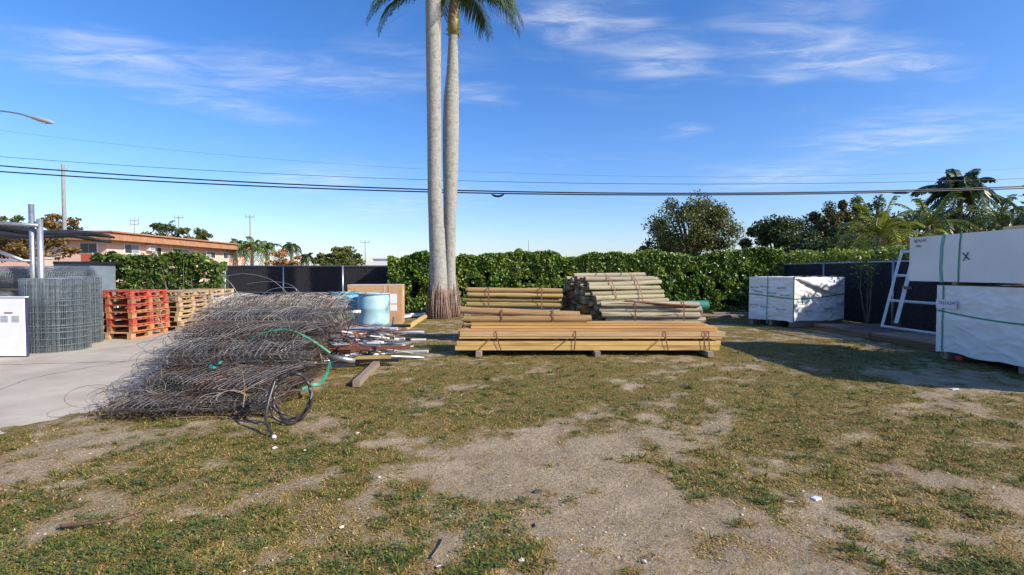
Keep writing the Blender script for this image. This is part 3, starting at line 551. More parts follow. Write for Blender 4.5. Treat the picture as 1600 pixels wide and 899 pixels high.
# shrub at the side fence
s0 = np.array([9.95, 14.3, 0]); th = thing('shrub', 'thin leggy shrub growing against the black side fence', 'shrub', s0); m = MB(); tips = []
for k in range(5):
    e = s0 + [rng.normal(-.05, .12), rng.normal(0, .25), rng.uniform(1.2, 1.7)]; m.tube(bez(s0, (s0 + e) / 2 + rng.normal(0, .08, 3), e, 7), np.linspace(.022, .006, 7), 5); tips.append(e)
m.build('stems', TRUNK, th, True); m = MB(); c = np.array(tips)[rng.integers(0, 5, 260)] + rng.normal(0, .14, (260, 3)) * [.5, 1, 1.2]; c[:, 0] = np.minimum(c[:, 0], 10.25); leaves(m, c, .12, .4); m.build('foliage', LDARK, th)

# ------------------------------------------------------------------ royal palms
def royal(path, wpx, Y, label, ztop, fronds):
    pts = np.array([P(x, y, Y) for x, y in path]); pts[0, 2] = -.03; rr = np.array(wpx) / 2 / 800 * Y; base = pts[0] * [1, 1, 0]
    th = thing('royal_palm', label, 'palm tree', base)
    cp = catmull(pts, 40); cr = catmull(np.stack([rr, rr, rr], -1), 40)[:, 0]; ph_ = cp[:, 2] / .13 + .4 * np.sin(cp[:, 2] * 3)
    cr = cr * (1 + .008 * np.sin(cp[:, 2] * 5.1) - (.012 + .03 * (cp[:, 2] > 7) * (Y > 17.5)) * np.clip(np.sin(ph_ * 6.283) - .55, 0, 1) * 2)
    MB().tube(cp, cr, 18).build('trunk', BARK, th, True)
    m = MB(); zz = np.array([-.04, .12, .35, .6, .85, 1.1]); fx = np.interp(zz, cp[:, 2], cp[:, 0]); fr = np.interp(zz, cp[:, 2], cr) * np.array([1.12, 1.08, 1.05, 1.035, 1.02, .93]); fr += rng.normal(0, .006, 6)
    m.tube(np.stack([fx, np.full(6, Y), zz], -1), fr, 16); base_o = m.build('root_mat', ROOT, th, True)
    m = MB()
    for a in np.arange(0, 6.28, .22):
        r0 = fr[1] * .96; zt = rng.uniform(.3, 1.5); a2 = a + rng.normal(0, .05); c0 = np.array([fx[0], Y, 0])
        r2 = np.interp(zt, zz, fr) * .97; m.tube([c0 + [math.cos(a) * (r0 + .05), math.sin(a) * (r0 + .05), -.02], c0 + [math.cos(a2) * (r0 + .03), math.sin(a2) * (r0 + .03), zt * .4], c0 + [math.cos(a2) * r2, math.sin(a2) * r2, zt]], [.035, .025, .012], 5)
    m.build('roots', ROOT, base_o, True)
    c0 = cp[-1]; MB().tube([c0 - [0, 0, .15], c0 + [0, 0, .3], c0 + [0.03, 0, 1.5]], [cr[-1] * 1.15, cr[-1] * 1.3, cr[-1] * .6], 12).build('crownshaft', SHAFT, th, True)
    t_ = c0 + [0.03, 0, 1.3]
    for az, el, ln, dr in fronds:
        m = MB(); frond(m, t_, (math.cos(az) * math.cos(el), math.sin(az) * math.cos(el), math.sin(el)), ln, dr, 60, .62, .85, .018, .035, 1, 16); m.build('frond', [LPALM, SHAFT], th)
    # dead sheath fibres
    m = MB(); c = c0 + rng.normal(0, .1, (60, 3)) + [0, 0, .05]; leaves(m, c, .3, .15, 1.5); m.build('dead_sheath', LDRY, th)
fr2 = [(math.pi + .10, .36, 3.8, .62), (math.pi - .18, .42, 3.8, .68), (math.pi + .40, .36, 3.6, .62), (.05, .36, 3.1, .66), (.30, .42, 3.25, .72), (-.35, .36, 3.0, .64), (1.0, .5, 3.0, .7), (-.9, .6, 3.0, .6), (-2.2, .6, 3.1, .6), (1.9, .7, 3, .6), (.3, 1.1, 3.2, .5), (2.6, 1.1, 3.2, .5), (-1.6, 1.2, 3.1, .4)]
royal([(704, 494), (704, 470), (703, 430), (703, 360), (704, 300), (705, 230), (706, 165), (708, 120), (709, 85), (710, 55)], [26, 22, 18, 19, 22, 25, 24, 19, 16, 15], 17.75, 'slimmer royal palm with ringed upper trunk and green crownshaft', 0, fr2)
fr1 = [(k * 2.399, .2 + .11 * k, 3.2, .75) for k in range(11)]
royal([(685, 497), (685, 472), (685, 430), (683, 370), (680, 300), (679.5, 200), (679, 100), (679, 0), (679, -60), (680, -120)], [31, 29, 27, 25, 22, 22, 23, 24, 22, 19], 17.15, 'thicker pale royal palm with straight bare trunk', 0, fr1)

# ------------------------------------------------------------------ overhead wires, street lamp
def wire(x3, Y, r, label, name='power_line', mt=BLACK, ext=1.9):
    X = np.array([(x - 800) / 800 * Y for x, _ in x3]); Z = np.array([CAMH - (y - 425) / 800 * Y for _, y in x3]); c = np.polyfit(X, Z, 2)
    xx = np.linspace(-36, 36, 60); p = np.stack([xx, np.full(60, Y), np.polyval(c, xx)], -1)
    o = MB().tube(p, r, 6, caps=True).build(name, mt, None, True); return tag(o, label, 'cable'), c
wire([(0, 260), (665, 297), (1600, 292)], 24, .030, 'thick black overhead cable, upper one of the close pair')
o, c = wire([(0, 269), (770, 303), (1600, 295)], 24.15, .030, 'thick black overhead cable, lower one of the close pair')
wire([(0, 246), (665, 282), (1600, 280)], 24.3, .010, 'thin overhead wire running just above the thick cable pair')
wire([(0, 205), (600, 262), (1600, 264)], 24.6, .004, 'faintest overhead wire, highest of all above the yard')
xs_ = (778 - 800) / 800 * 24.15; zz_ = np.polyval(c, xs_)
MB_ = MB(); a = np.linspace(0, 1, 14); MB_.tube(np.stack([xs_ - .3 + .6 * a, np.full(14, 24.12), zz_ - .05 - .09 * np.sin(a * math.pi)], -1), np.interp(a, [0, .2, .8, 1], [.02, .055, .055, .02]), 8); tag(MB_.build('cable_splice', BLACK, None, True), 'black splice case hanging on the thick cable beside the palms', 'splice case')
xs_ = (1403 - 800) / 800 * 24.15; zz_ = np.polyval(c, xs_); MB_ = MB(); MB_.tube(np.stack([xs_ - .4 + .8 * a, np.full(14, 24.12), zz_ - .04 + 0 * a], -1), np.interp(a, [0, .2, .8, 1], [.02, .06, .06, .02]), 8); tag(MB_.build('cable_splice', BLACK, None, True), 'black splice case on the thick cable near the dark royal palm', 'splice case')
for X_ in (-36, 36):
    th = thing('utility_pole', 'wooden utility pole carrying the overhead cables ' + ('on the pallet side' if X_ < 0 else 'beyond the side fence'), 'utility pole', (X_, 24.3, 0), 'poles carrying the yard cables'); MB().tube([(X_, 24.35, 0), (X_, 24.35, 11)], [.17, .12], 10).build('pole', WOODG, th, True); MB().box((X_, 24.5, 10.3), (.12, 2.2, .14)).build('crossarm', WOODG, th)
lp = P(70, 188, 22); pb = np.array([lp[0] - 4.3, 22, 0]); th = thing('street_lamp', 'grey cobra head street lamp on a long curved arm', 'street lamp', pb)
MB().tube([pb, pb + [0, 0, 7.6]], [.12, .08], 10).build('pole', STEEL, th, True)
MB().tube(catmull([pb + [0, 0, 7.3], pb + [1.2, 0, 8.25], P(0, 176, 22), P(35, 180, 22), P(52, 185, 22)], 6), .035, 8).build('arm', STEEL, th, True)
hd = MB(); a = np.linspace(0, 1, 12); hp = P(48, 183, 22)[None] * (1 - a[:, None]) + P(91, 195, 22)[None] * a[:, None]
hd.tube(hp, np.interp(a, [0, .15, .5, .85, 1], [.03, .06, .11, .09, .02]), 12); h_ = hd.build('lamp_head', mat('lamp_grey', (.30, .33, .35), None, 3, .5), th, True)
MB().tube(np.stack([hp[5] - [0, 0, .06], hp[8] - [0, 0, .08]]), .06, 10).build('lens', FRM, h_, True)

# ------------------------------------------------------------------ logs and lumber
def logmesh(name, mats, seed):
    r_ = np.random.default_rng(seed); n = 9; t_ = np.linspace(-.5, .5, n); p = np.stack([t_, r_.normal(0, .05, n), r_.normal(0, .05, n)], -1); p[[0, -1], 1:] *= .4
    rad = 1 + r_.normal(0, .035, n); t2 = np.concatenate([[-.5], t_[:] * .994, [.5]]); m = MB(); k = 12
    pp = np.concatenate([[p[0]], p * [.994, 1, 1], [p[-1]]]); rr = np.concatenate([[rad[0] * .9], rad, [rad[-1] * .9]])
    a_ = np.arange(k) * 2 * math.pi / k; lump = 1 + .03 * np.sin(a_ * 2 + seed) + .02 * np.sin(a_ * 3 + 2 * seed)
    v = pp[:, None, :] + np.stack([np.zeros((len(pp), k)), rr[:, None] * lump * np.cos(a_), rr[:, None] * lump * np.sin(a_)], -1)
    i_ = np.arange(len(pp) - 1)[:, None]; j_ = np.arange(k)[None]; m.add(v, np.stack([i_ * k + j_, i_ * k + (j_ + 1) % k, (i_ + 1) * k + (j_ + 1) % k, (i_ + 1) * k + j_], -1).reshape(-1, 4))
    m.f.append((np.array([list(range(k))[::-1]]), 1)); m.f.append((np.array([list(range(k))]) + (len(pp) - 1) * k, 1))
    me = m.mesh(name, mats, True); pol = me.polygons
    for i in (len(pol) - 1, len(pol) - 2): pol[i].use_smooth = False
    return me
LOGM = {k: [logmesh('post', [m_, ENDG], s + 10 * i) for s in range(4)] for i, (k, m_) in enumerate((('tan', POST), ('green', POSTG), ('blot', POSTB), ('grey', POSTS_)))}
def put_log(th, kind, c, L_, r, rz, tilt=0.0):
    c = np.array(c) - np.array(th.location); return link('post', LOGM[kind][rng.integers(4)], th, c, (rng.random() * 6.28, tilt, rz), (L_, r, r))
def band(th, c, hw, z0, z1, rz, prof=None, w_=.03):
    """steel strap loop round a bundle; prof = list of (across, z)"""
    u = np.array([-math.sin(rz), math.cos(rz), 0]); ax = np.array([math.cos(rz), math.sin(rz), 0]); m = MB()
    pts = [np.array(c) * [1, 1, 0] + u * a_ + [0, 0, z_] for a_, z_ in prof]; pts = np.array(pts); v = np.concatenate([pts - ax * w_ / 2, pts + ax * w_ / 2]); n = len(pts)
    i = np.arange(n); m.add(v, np.stack([i, (i + 1) % n, (i + 1) % n + n, i + n], -1)); return m.build('strap', RUST, th)
# front lumber
F0 = np.array([1.42, 9.42, 0]); LL = 4.88
ls = thing('lumber_stack', 'long low stack of orange brown sawn lumber bound with rusty straps', 'lumber stack', F0 + [0, .45, 0])
BOX1 = {}
def beam(th, c, d, mt, rz=0, ry=0, name='board'):
    key = mt.name
    if key not in BOX1:
        m = MB(); e = .5; q = .46
        m.box((0, 0, 0), (1, 1, 1)); BOX1[key] = m.mesh(name, mt)
    return link(name, BOX1[key], th, np.array(c) - np.array(th.location), (0, ry, rz), d)
z = .10
def row(z, h, dpt, n, y0, mt, x0=0, dL=0, jit=.03, L_=LL):
    for i in range(n): beam(ls, F0 + [x0 + rng.normal(0, jit), y0 + dpt * (i + .5) + (rng.uniform(-.012, .004) if i == 0 else rng.normal(0, .003)), z + h / 2 - .003 + rng.normal(0, .001)], (L_ + dL + rng.normal(0, .02), dpt - .006, h - rng.uniform(.005, .011)), mt if rng.random() < .68 else [WOODY, WOODY, WOODP, WOODS][rng.integers(4)], rng.normal(0, .0015))
row(.10, .088, .09, 10, 0, WOOD); row(.189, .088, .09, 10, .008, WOOD, .0)
for sx in (-1.9, -.6, .7, 2.0): beam(ls, F0 + [sx, .48, .277 + .02], (.09, .82, .04), WOODG, 0, 0, 'spacer')
row(.318, .04, .14, 6, -.01, WOOD, .02); row(.358, .088, .09, 10, .0, WOODP if False else WOODP, .03, -.02)
row(.447, .04, .14, 6, .10, WOOD, .06, -.1); row(.487, .04, .14, 5, .18, WOOD, .08, -.25); row(.527, .04, .14, 4, .32, WOOD, .02, -.4, .06)
for sx in (-2.02, .13, 2.18):
    beam(ls, F0 + [sx, .40, .048], (.10, 1.15, .094), WOODG, rng.normal(0, .02), 0, 'bearer')
for sx, zt, sl in ((-1.72, .447, .10), (-.25, .447, -.02), (1.40, .447, .06), (2.12, .447, 0), (2.20, .447, .02)):
    m = MB(); x_ = F0[0] + sx
    pr = np.array([(x_ + sl, F0[1] - .018, .097), (x_ + sl * .4, F0[1] - .024, .27), (x_, F0[1] - .026, zt), (x_, F0[1] + .10, zt + .003)])
    v = np.concatenate([pr - [.011, 0, 0], pr + [.011, 0, 0]]); m.add(v, [(i, i + 1, i + 5, i + 4) for i in range(3)]); m.build('strap', RUST, ls)
for sx, dx in ((-1.86, .17), (-.42, .22), (1.28, .2)):
    m = MB(); x_ = F0[0] + sx; pr = np.array([(x_ - dx, F0[1] - .02, .11), (x_ - dx * .3, F0[1] - .028, .23), (x_ + .05, F0[1] - .022, .33)]); v = np.concatenate([pr - [.009, 0, 0], pr + [.009, 0, 0]]); m.add(v, [(0, 1, 4, 3), (1, 2, 5, 4)]); m.build('strap', RUST, ls)
# loose round posts lying on the lumber
ba = thing('post_bundle', 'three thick round posts lying on the lumber, tied with rusty straps', 'post bundle', (.05, 10.1, .53))
put_log(ba, 'tan', (.26, 10.02, .62), 2.42, .066, .0); put_log(ba, 'tan', (.38, 10.19, .625), 2.4, .062, .01); put_log(ba, 'tan', (.16, 10.10, .745), 2.35, .072, -.02, .04); put_log(ba, 'tan', (.3, 10.36, .62), 2.35, .06, 0)
for sx in (-.2, .8): band(ba, (sx, 10.13, 0), 0, 0, 0, 0, [(-.19, .56), (-.18, .66), (-.10, .80), (.0, .83), (.12, .72), (.32, .64), (.32, .55)])
# tall bundle behind, left
bb = thing('post_bundle', 'tan round fence posts in a flat sided bundle nearest the palms', 'post bundle', (.06, 11.75, 0))
for r_ in range(10):
    for d_ in range(5):
        x_ = .06 + rng.normal(0, .035); z_ = .16 + r_ * .108 - d_ * .012 * (r_ > 8); y_ = 11.35 + d_ * .118 + (.055 if r_ % 2 else 0) + .012 * r_
        put_log(bb, 'grey' if (r_ in (5, 4) and d_ == 0) else 'tan', (x_ - .01 * (9 - r_), y_, z_), 2.13, .0545 * rng.uniform(.95, 1.03), rng.normal(0, .004), .012)
for sx in (-.58, .60): band(bb, (sx + .06, 11.3, 0), 0, 0, 0, 0, [(-.022, .10), (-.02, .66), (.06, 1.10), (.12, 1.205), (.55, 1.205), (.70, 1.1), (.68, .1)])
for s in (-.7, .8): beam(bb, (.06 + s, 11.65, .05), (.1, .9, .1), WOODG, 0, 0, 'bearer')
# big bundle right
rz = .50; cb = np.array([2.36, 12.05, 0]); bc = thing('post_bundle', 'large rounded bundle of grey green posts piled highest of all', 'post bundle', cb)
u = np.array([-math.sin(rz), math.cos(rz), 0]); ax = np.array([math.cos(rz), math.sin(rz), 0])
for r_ in range(13):
    z_ = .16 + r_ * .102; hwid = .62 * math.sqrt(max(0, 1 - ((z_ - .75) / .78) ** 2)) if z_ > .75 else .62; nn = max(1, int(2 * hwid / .115))
    for i in range(nn):
        o_ = -hwid + (i + .5) * 2 * hwid / nn + rng.normal(0, .008)
        put_log(bc, 'green' if rng.random() < .72 else 'tan', cb + u * o_ + ax * (rng.normal(0, .06) + .10 * (o_ < -.3) * 1.0 + (.28 * rng.random() if z_ < .85 and o_ < 0 else 0)) + [0, 0, z_ + rng.normal(0, .006)], 2.13, .056 * rng.uniform(.92, 1.05), rz + rng.normal(0, .016), rng.normal(0, .014))
put_log(bc, 'green', cb + u * .05 + ax * -.02 + [0, 0, 1.478], 2.13, .052, rz, -.01)
for s in (-.42, .32): band(bc, cb + ax * s, 0, 0, 0, rz, [(math.cos(a_) * .69, .75 + math.sin(a_) * (.815 if math.sin(a_) > 0 else .66)) for a_ in np.linspace(0, 2 * math.pi, 25)[:-1]])
for s in (-.7, .7): beam(bc, cb + ax * s + [0, 0, .05], (.1, 1.2, .1), WOODG, rz, 0, 'bearer')
# front right bundle
cd = np.array([3.05, 11.0, 0]); bdn = thing('post_bundle', 'pale posts with black blotches in the low bundle behind the lumber', 'post bundle', cd)
for r_ in range(7):
    for d_ in range(4):
        put_log(bdn, 'blot' if d_ == 0 or rng.random() < .5 else 'green', cd + [rng.normal(0, .04) + .02 * (3 - r_) - (.10 if r_ == 6 else 0), d_ * .12 + (.05 if r_ % 2 else 0), .16 + r_ * .115], 2.13, .060 * rng.uniform(.95, 1.06), .02 + rng.normal(0, .005), rng.normal(.004, .006))
for s in (-.42, .62): band(bdn, cd + [s, -.07, 0], 0, 0, 0, 0, [(-.02, .09), (-.02, .4), (-.03, .85), (.06, .93), (.4, .93), (.52, .8), (.52, .09)])
for s in (-.7, .7): beam(bdn, cd + [s, .2, .05], (.1, .8, .1), WOODG, 0, 0, 'bearer')
# bar, green roll, scraps
m = MB(); a0, a1 = P(976, 471, 10.98), P(1078, 479, 10.92); m.tube([a0, a1], .028, 4); tag(m.build('steel_bar', RUST), 'dark rusty steel bar laid across the blotched posts', 'steel bar')
a0, a1 = P(1046, 478, 12.3), P(1106, 477, 12.5); gr = thing('mesh_roll', 'dark green fabric mesh roll lying behind the blotched posts', 'mesh roll', a0 * [1, 1, 0] + [0.4, 0, 0])
m = MB(); th_ = np.linspace(0, 10 * math.pi, 90); rr_ = .03 + .10 * th_ / th_[-1]; A = np.stack([np.full(90, a0[0]), a0[1] + rr_ * np.cos(th_), a0[2] + rr_ * np.sin(th_)], -1); B_ = A + (a1 - a0); m.add(np.concatenate([A, B_]), [(i, i + 1, i + 91, i + 90) for i in range(89)]); m.build('fabric', GREENT, gr, True)
for k in (.2, .8): MB().box(a0 + (a1 - a0) * k - [0, 0, (a0[2] - .13 + 0) / 2 + .065 + .0], (.1, .14, a0[2] - .13)).build('support_block', WOODG, gr)
def log_thing(p, q, r, kind, label, name='timber_post', cat='timber'):
    p = np.array(p); q = np.array(q); c = (p + q) / 2; d = q - p; L_ = np.linalg.norm(d); th = thing(name, label, cat, c * [1, 1, 0]); put_log(th, kind, c, L_, r, math.atan2(d[1], d[0]), -math.asin(d[2] / L_)); return th
log_thing(G(632, 520) + [0, 0, .075], G(664, 499) + [0, 0, .085], .075, 'tan', 'round brown post lying on the ground beside the palm roots')
th = thing('timber_block', 'short square timber lying in the grass before the pipe scrap', 'timber', (G(555, 607) + G(588, 574)) / 2)
p_, q_ = G(555, 606), G(588, 573); d_ = q_ - p_; beam(th, (p_ + q_) / 2 + [0, 0, .045], (np.linalg.norm(d_), .095, .09), WOODG, math.atan2(d_[1], d_[0]))
for i, (a_, b_) in enumerate([((604, 496), (682, 491)), ((606, 502), (672, 493)), ((612, 498), (690, 496))]):
    p_, q_ = G(*a_), G(*b_); tag(MB().tube([p_ + [0, 0, .04 + .02 * i], q_ + [0, 0, .04 + .02 * i]], .04, 8).build('white_pipe', WHITE, None, True), ['long white pipe on the ground touching the hedge foot', 'white pipe on the ground next to the cardboard box', 'white pipe end reaching the palm roots'][i], 'pipe')

# ------------------------------------------------------------------ white crates right
def sheet_disp(a_, b_, W, H, amp, seed):
    w1 = a_ + .16 * (fbm(a_, b_, .5, seed + 51, 3) - .5) * 2; w2 = b_ + .16 * (fbm(a_, b_, .5, seed + 52, 3) - .5) * 2
    f1 = 1 - np.abs(fbm(w1 * .55 + w2 * .45, w2 * 1.9 - w1 * .25, .42, seed, 3) - .5) * 4; f2 = 1 - np.abs(fbm(w1 * .5 - w2 * .6, w2 * 1.3 + w1 * .5, .30, seed + 9, 3) - .5) * 4
    nz_ = .55 * (fbm(a_, b_, .7, seed + 5, 3) - .5) + .32 * np.maximum(f1, 0) ** 2 + .20 * np.maximum(f2, 0) ** 2 - .2
    uu, vv = a_ / W, b_ / H; ed = np.clip(np.minimum(a_, W - a_) / .12, 0, 1) * np.clip((H - b_) / .06, 0, 1)
    return amp * nz_ * ed
def face_sheet(mb, o, ex, ey, nrm, nx, ny, amp, seed, sag=0.0, bot=0.0):
    uu, vv = np.meshgrid(np.linspace(0, 1, nx), np.linspace(0, 1, ny)); o, ex, ey, nrm = [np.array(q, float) for q in (o, ex, ey, nrm)]
    W = np.linalg.norm(ex); H = np.linalg.norm(ey); a_ = uu * W; b_ = vv * H
    d_ = sheet_disp(a_, b_, W, H, amp, seed) + sag * np.sin(vv * math.pi) * np.sin(uu * math.pi)
    low = (1 - vv) ** 6 * bot * (fbm(a_, a_ * 0, .5, seed + 30, 3) - .5)
    p = o + uu[..., None] * ex + vv[..., None] * ey + d_[..., None] * nrm + low[..., None] * np.array([0, 0, 1.])
    i = np.arange(nx * ny).reshape(ny, nx); mb.add(p.reshape(-1, 3), np.stack([i[:-1, :-1], i[:-1, 1:], i[1:, 1:], i[1:, :-1]], -1).reshape(-1, 4))
def text(th, s, size, M, mt, name='lettering', ext=0.0):
    cu_ = bpy.data.curves.new('txt', 'FONT'); cu_.body = s; cu_.size = size; cu_.align_x = 'CENTER'; cu_.align_y = 'CENTER'; cu_.resolution_u = 2
    to = bpy.data.objects.new('txt', cu_); COL.objects.link(to); dg = bpy.context.evaluated_depsgraph_get(); me = bpy.data.meshes.new_from_object(to.evaluated_get(dg)); bpy.data.objects.remove(to); bpy.data.curves.remove(cu_)
    me.materials.clear(); me.materials.append(mt); o_ = bpy.data.objects.new(name, me); COL.objects.link(o_); o_.parent = th; o_.matrix_local = M; return o_
def TM(th, pos, ex, ey):   # text frame: x axis ex, y axis ey
    ex = Vector(ex).normalized(); ey = Vector(ey).normalized(); n = ex.cross(ey); m = Matrix((ex, ey, n)).transposed().to_4x4(); m.translation = Vector(pos) - Vector(th.location); return m
def wrapped(name, label, o, ex, ey, z0, z1, mt, amp, seed, skid=True, bot=.1):
    """box wrapped in sheeting: o = near corner on plan, ex / ey = plan edges"""
    o = np.array([*o, 0.]); ex = np.array([*ex, 0.]); ey = np.array([*ey, 0.]); H = np.array([0, 0, z1 - z0]); th = thing(name, label, 'crate', o + (ex + ey) / 2 + [0, 0, 0 if skid else z0])
    m = MB(); ux, uy = ex / np.linalg.norm(ex), ey / np.linalg.norm(ey); b0 = o + [0, 0, z0]; kx, ky, kz = int(np.linalg.norm(ex) / .022) + 2, int(np.linalg.norm(ey) / .022) + 2, int((z1 - z0) / .022) + 2
    face_sheet(m, b0, ex, H, -uy, kx, kz, amp, seed, 0, bot); face_sheet(m, b0 + ex + ey, -ex, H, uy, kx, kz, amp, seed + 1, 0, bot)
    face_sheet(m, b0 + ey, -ey, H, -ux, ky, kz, amp, seed + 2, 0, bot); face_sheet(m, b0 + ex, ey, H, ux, ky, kz, amp, seed + 3, 0, bot)
    face_sheet(m, b0 + H, ex, ey, (0, 0, 1), kx, ky, amp * .6, seed + 4)
    m.build('wrapping', mt, th, True)
    MB().add([b0 + ux * .05 + uy * .05 + [0, 0, .03], b0 + ex - ux * .05 + uy * .05 + [0, 0, .03], b0 + ex + ey - ux * .05 - uy * .05 + [0, 0, .03], b0 + ey + ux * .05 - uy * .05 + [0, 0, .03]], [(0, 3, 2, 1)]).build('base_board', WOODG, th)
    if skid:
        rz_ = math.atan2(ex[1], ex[0])
        for k in (.06, .5, .94):
            c = o + ex / 2 + ey * k + [0, 0, z0 / 2 + .01]; beam(th, c, (np.linalg.norm(ex) - .02, .1, z0 - .01), WOODG, rz_, 0, 'skid')
    return th
# (A) pair of stacked crates at the right edge
XC = 7.66
lo_c = wrapped('wrapped_crate', 'large crate in crinkled white plastic with green straps, under another crate', (XC, 6.1), (1.25, 0), (0, 3.12), .13, 1.31, SHEETW, .042, 300, True, .10)
for yy_ in (9.08, 6.8):
    m = MB(); zz5 = np.linspace(.13, 1.31, 30); dd5 = sheet_disp(np.full(30, 9.22 - yy_), zz5 - .13, 3.12, 1.18, .042, 302); hp_ = [(XC - .012, .05)] + [(XC - .012 - max(q_, -.005), z_) for q_, z_ in zip(dd5, zz5)] + [(XC - .012, 1.328), (XC + 1.27, 1.328), (XC + 1.27, .1)]; K = len(hp_); v = np.array([(a_, yy_ + s, b_) for s in (-.014, .014) for a_, b_ in hp_]); m.add(v, [(i, i + 1, i + K + 1, i + K) for i in range(K - 1)]); m.build('strap', GREENP, lo_c)
m = MB(); yl = np.linspace(6.1, 9.2, 60); zl = .86 - .10 * np.sin((yl - 6.1) / 3.1 * 3.14); dl_ = np.maximum(sheet_disp(9.22 - yl, zl - .13, 3.12, 1.18, .042, 302), -.004); v = np.array([(XC - .010 - dl_[q_], yl[q_], zl[q_] + s) for s in (-.013, .013) for q_ in range(60)]); m.add(v, [(i, i + 1, i + 61, i + 60) for i in range(59)]); m.build('strap', GREENP, lo_c)
MB().box((XC - .005, 8.72, .075), (.03, .12, .07)).build('red_paint_mark', REDP, lo_c)
tg_ = MB(); tg_.box((XC - .045, 8.97, .985), (.004, .42, .15)); tg = tg_.build('label_sheet', FRM, lo_c); text(lo_c, '7361A299', .085, TM(lo_c, (XC - .0495, 8.95, 1.0), (0, -1, 0), (0, 0, 1)), INKK); text(lo_c, 'LOT 40', .03, TM(lo_c, (XC - .0325, 8.95, .94), (0, -1, 0), (0, 0, 1)), INKK) if False else None
up_c = thing('timber_crate', 'long smooth white crate marked X lying on top of the wrapped crate', 'crate', (XC + .62, 7.9, 1.36))
m = MB(); o_ = np.array([XC, 5.9, 1.375]); ex_, ey_, H_ = np.array([1.25, 0, 0]), np.array([0, 3.98, 0]), np.array([0, 0, .83])
face_sheet(m, o_ + ey_, -ey_, H_, (-1, 0, 0), 80, 18, .008, 330); face_sheet(m, o_ + ex_, ey_, H_, (1, 0, 0), 80, 18, .008, 331); face_sheet(m, o_, ex_, H_, (0, -1, 0), 26, 18, .008, 332); face_sheet(m, o_ + ex_ + ey_, -ex_, H_, (0, 1, 0), 26, 18, .008, 333); face_sheet(m, o_ + H_, ex_, ey_, (0, 0, 1), 26, 80, .006, 334); m.add([o_, o_ + ex_, o_ + ex_ + ey_, o_ + ey_], [(0, 3, 2, 1)]); m.build('wrapping', CRATEW, up_c, True)
for yy_, w_, mt_ in ((9.12, .03, TEALP), (8.78, .014, GREENP), (6.6, .02, TEALP)):
    m = MB(); hp_ = [(XC - .010, 1.36), (XC - .012, 1.6), (XC - .012, 2.0), (XC - .01, 2.215), (XC + 1.26, 2.215), (XC + 1.26, 1.36)]; k = [0, -.03, -.015, .03, .03, 0] if w_ > .025 else [0, 0, .01, .03, .03, 0]; v = np.array([(a_, yy_ + s - kk, b_) for s in (-w_, w_) for (a_, b_), kk in zip(hp_, k)]); m.add(v, [(i, i + 1, i + 7, i + 6) for i in range(5)]); m.build('strap', mt_, up_c)
TX = XC - .0135
text(up_c, '0016147', .085, TM(up_c, (TX, 9.62, 2.13), (0, -1, 0), (0, 0, 1)), INKK); text(up_c, '9009', .06, TM(up_c, (TX, 9.66, 2.03), (0, -1, 0), (0, 0, 1)), INKK)
text(up_c, 'X', .20, TM(up_c, (TX, 8.64, 1.80), (0, -1, .12), (0, .12, 1)), INKK)
for yy_ in (6.3, 7.6, 8.9): beam(up_c, (XC + .625, yy_, 1.345), (1.2, .09, .05), WOODG, 0, 0, 'skid')
m = MB().box((XC + .5, 7.5, 2.245), (.5, 1.5, .05), .05); tag(m.build('plywood_offcut', WOODP), 'pale plywood offcut left on top of the crate marked X', 'board')
# (B) crate by the fence
an = math.atan2(.447, .894); exv = np.array([math.cos(an), math.sin(an)]); eyv = np.array([-math.sin(an), math.cos(an)]); o2 = np.array([7.72, 14.02])
wc = wrapped('wrapped_crate', 'crate in printed white plastic wrap with torn top, standing alone by the side fence', o2, exv * 2.3, eyv * 1.42, .17, 1.40, SHEETW, .085, 360, True, .12)
def fdisp(f, a, z): return sheet_disp(np.atleast_1d(a if f == 0 else 1.42 - a), np.atleast_1d(z - .17), 2.3 if f == 0 else 1.42, 1.23, .085, 360 if f == 0 else 362)
def fp3(f, a, z, off=.005):
    d_ = np.maximum(fdisp(f, a, z), -.02) + off; p = (o2 + np.outer(np.atleast_1d(a), exv if f == 0 else eyv)) - np.outer(d_, eyv if f == 0 else exv); return np.concatenate([p, np.atleast_1d(z)[:, None]], 1)
for f, s_, z_ in [(0, .32, .72), (0, .95, .90), (0, 1.75, .93), (0, .70, .45), (0, 1.55, .48), (0, 2.02, 1.16), (0, 2.05, .62), (1, .36, 1.10), (1, .90, 1.12), (1, 1.24, 1.10), (1, .25, .90), (1, .66, .95), (1, 1.1, .98), (1, .36, .50), (1, .88, .54), (1, 1.24, .58)]:
    for tx, sz_, dz_ in (('Barrette', .112 if f == 0 else .085, 0), ('outdoor living', .045 if f == 0 else .034, -.075)):
        o_ = text(wc, tx, sz_, Matrix.Identity(4), INKG); me = o_.data; co = np.zeros(len(me.vertices) * 3, np.float32); me.vertices.foreach_get('co', co); co = co.reshape(-1, 3).astype(float)
        sg = 1 if f == 0 else -1; W3 = fp3(f, s_ + sg * co[:, 0], z_ + dz_ + co[:, 1], .007); me.vertices.foreach_set('co', (W3 - np.array(wc.location)).astype(np.float32).ravel()); me.update()
def strapline(pts, wv, mt, th):
    pts = np.array(pts); wv = np.array(wv) / 2; n = len(pts); MB().add(np.concatenate([pts - wv, pts + wv]), [(i, i + 1, i + 1 + n, i + n) for i in range(n - 1)]).build('strap', mt, th)
c3 = lambda p, z_: np.array([p[0], p[1], z_])
Z_ = np.linspace(.19, 1.39, 40); strapline(np.concatenate([[c3(o2 + eyv * .80 - exv * .01, .06)], fp3(1, np.full(40, .80), Z_, .012), [c3(o2 + eyv * .8 + exv * .02, 1.44)]]), c3(eyv * .03, 0), TEALP, wc)
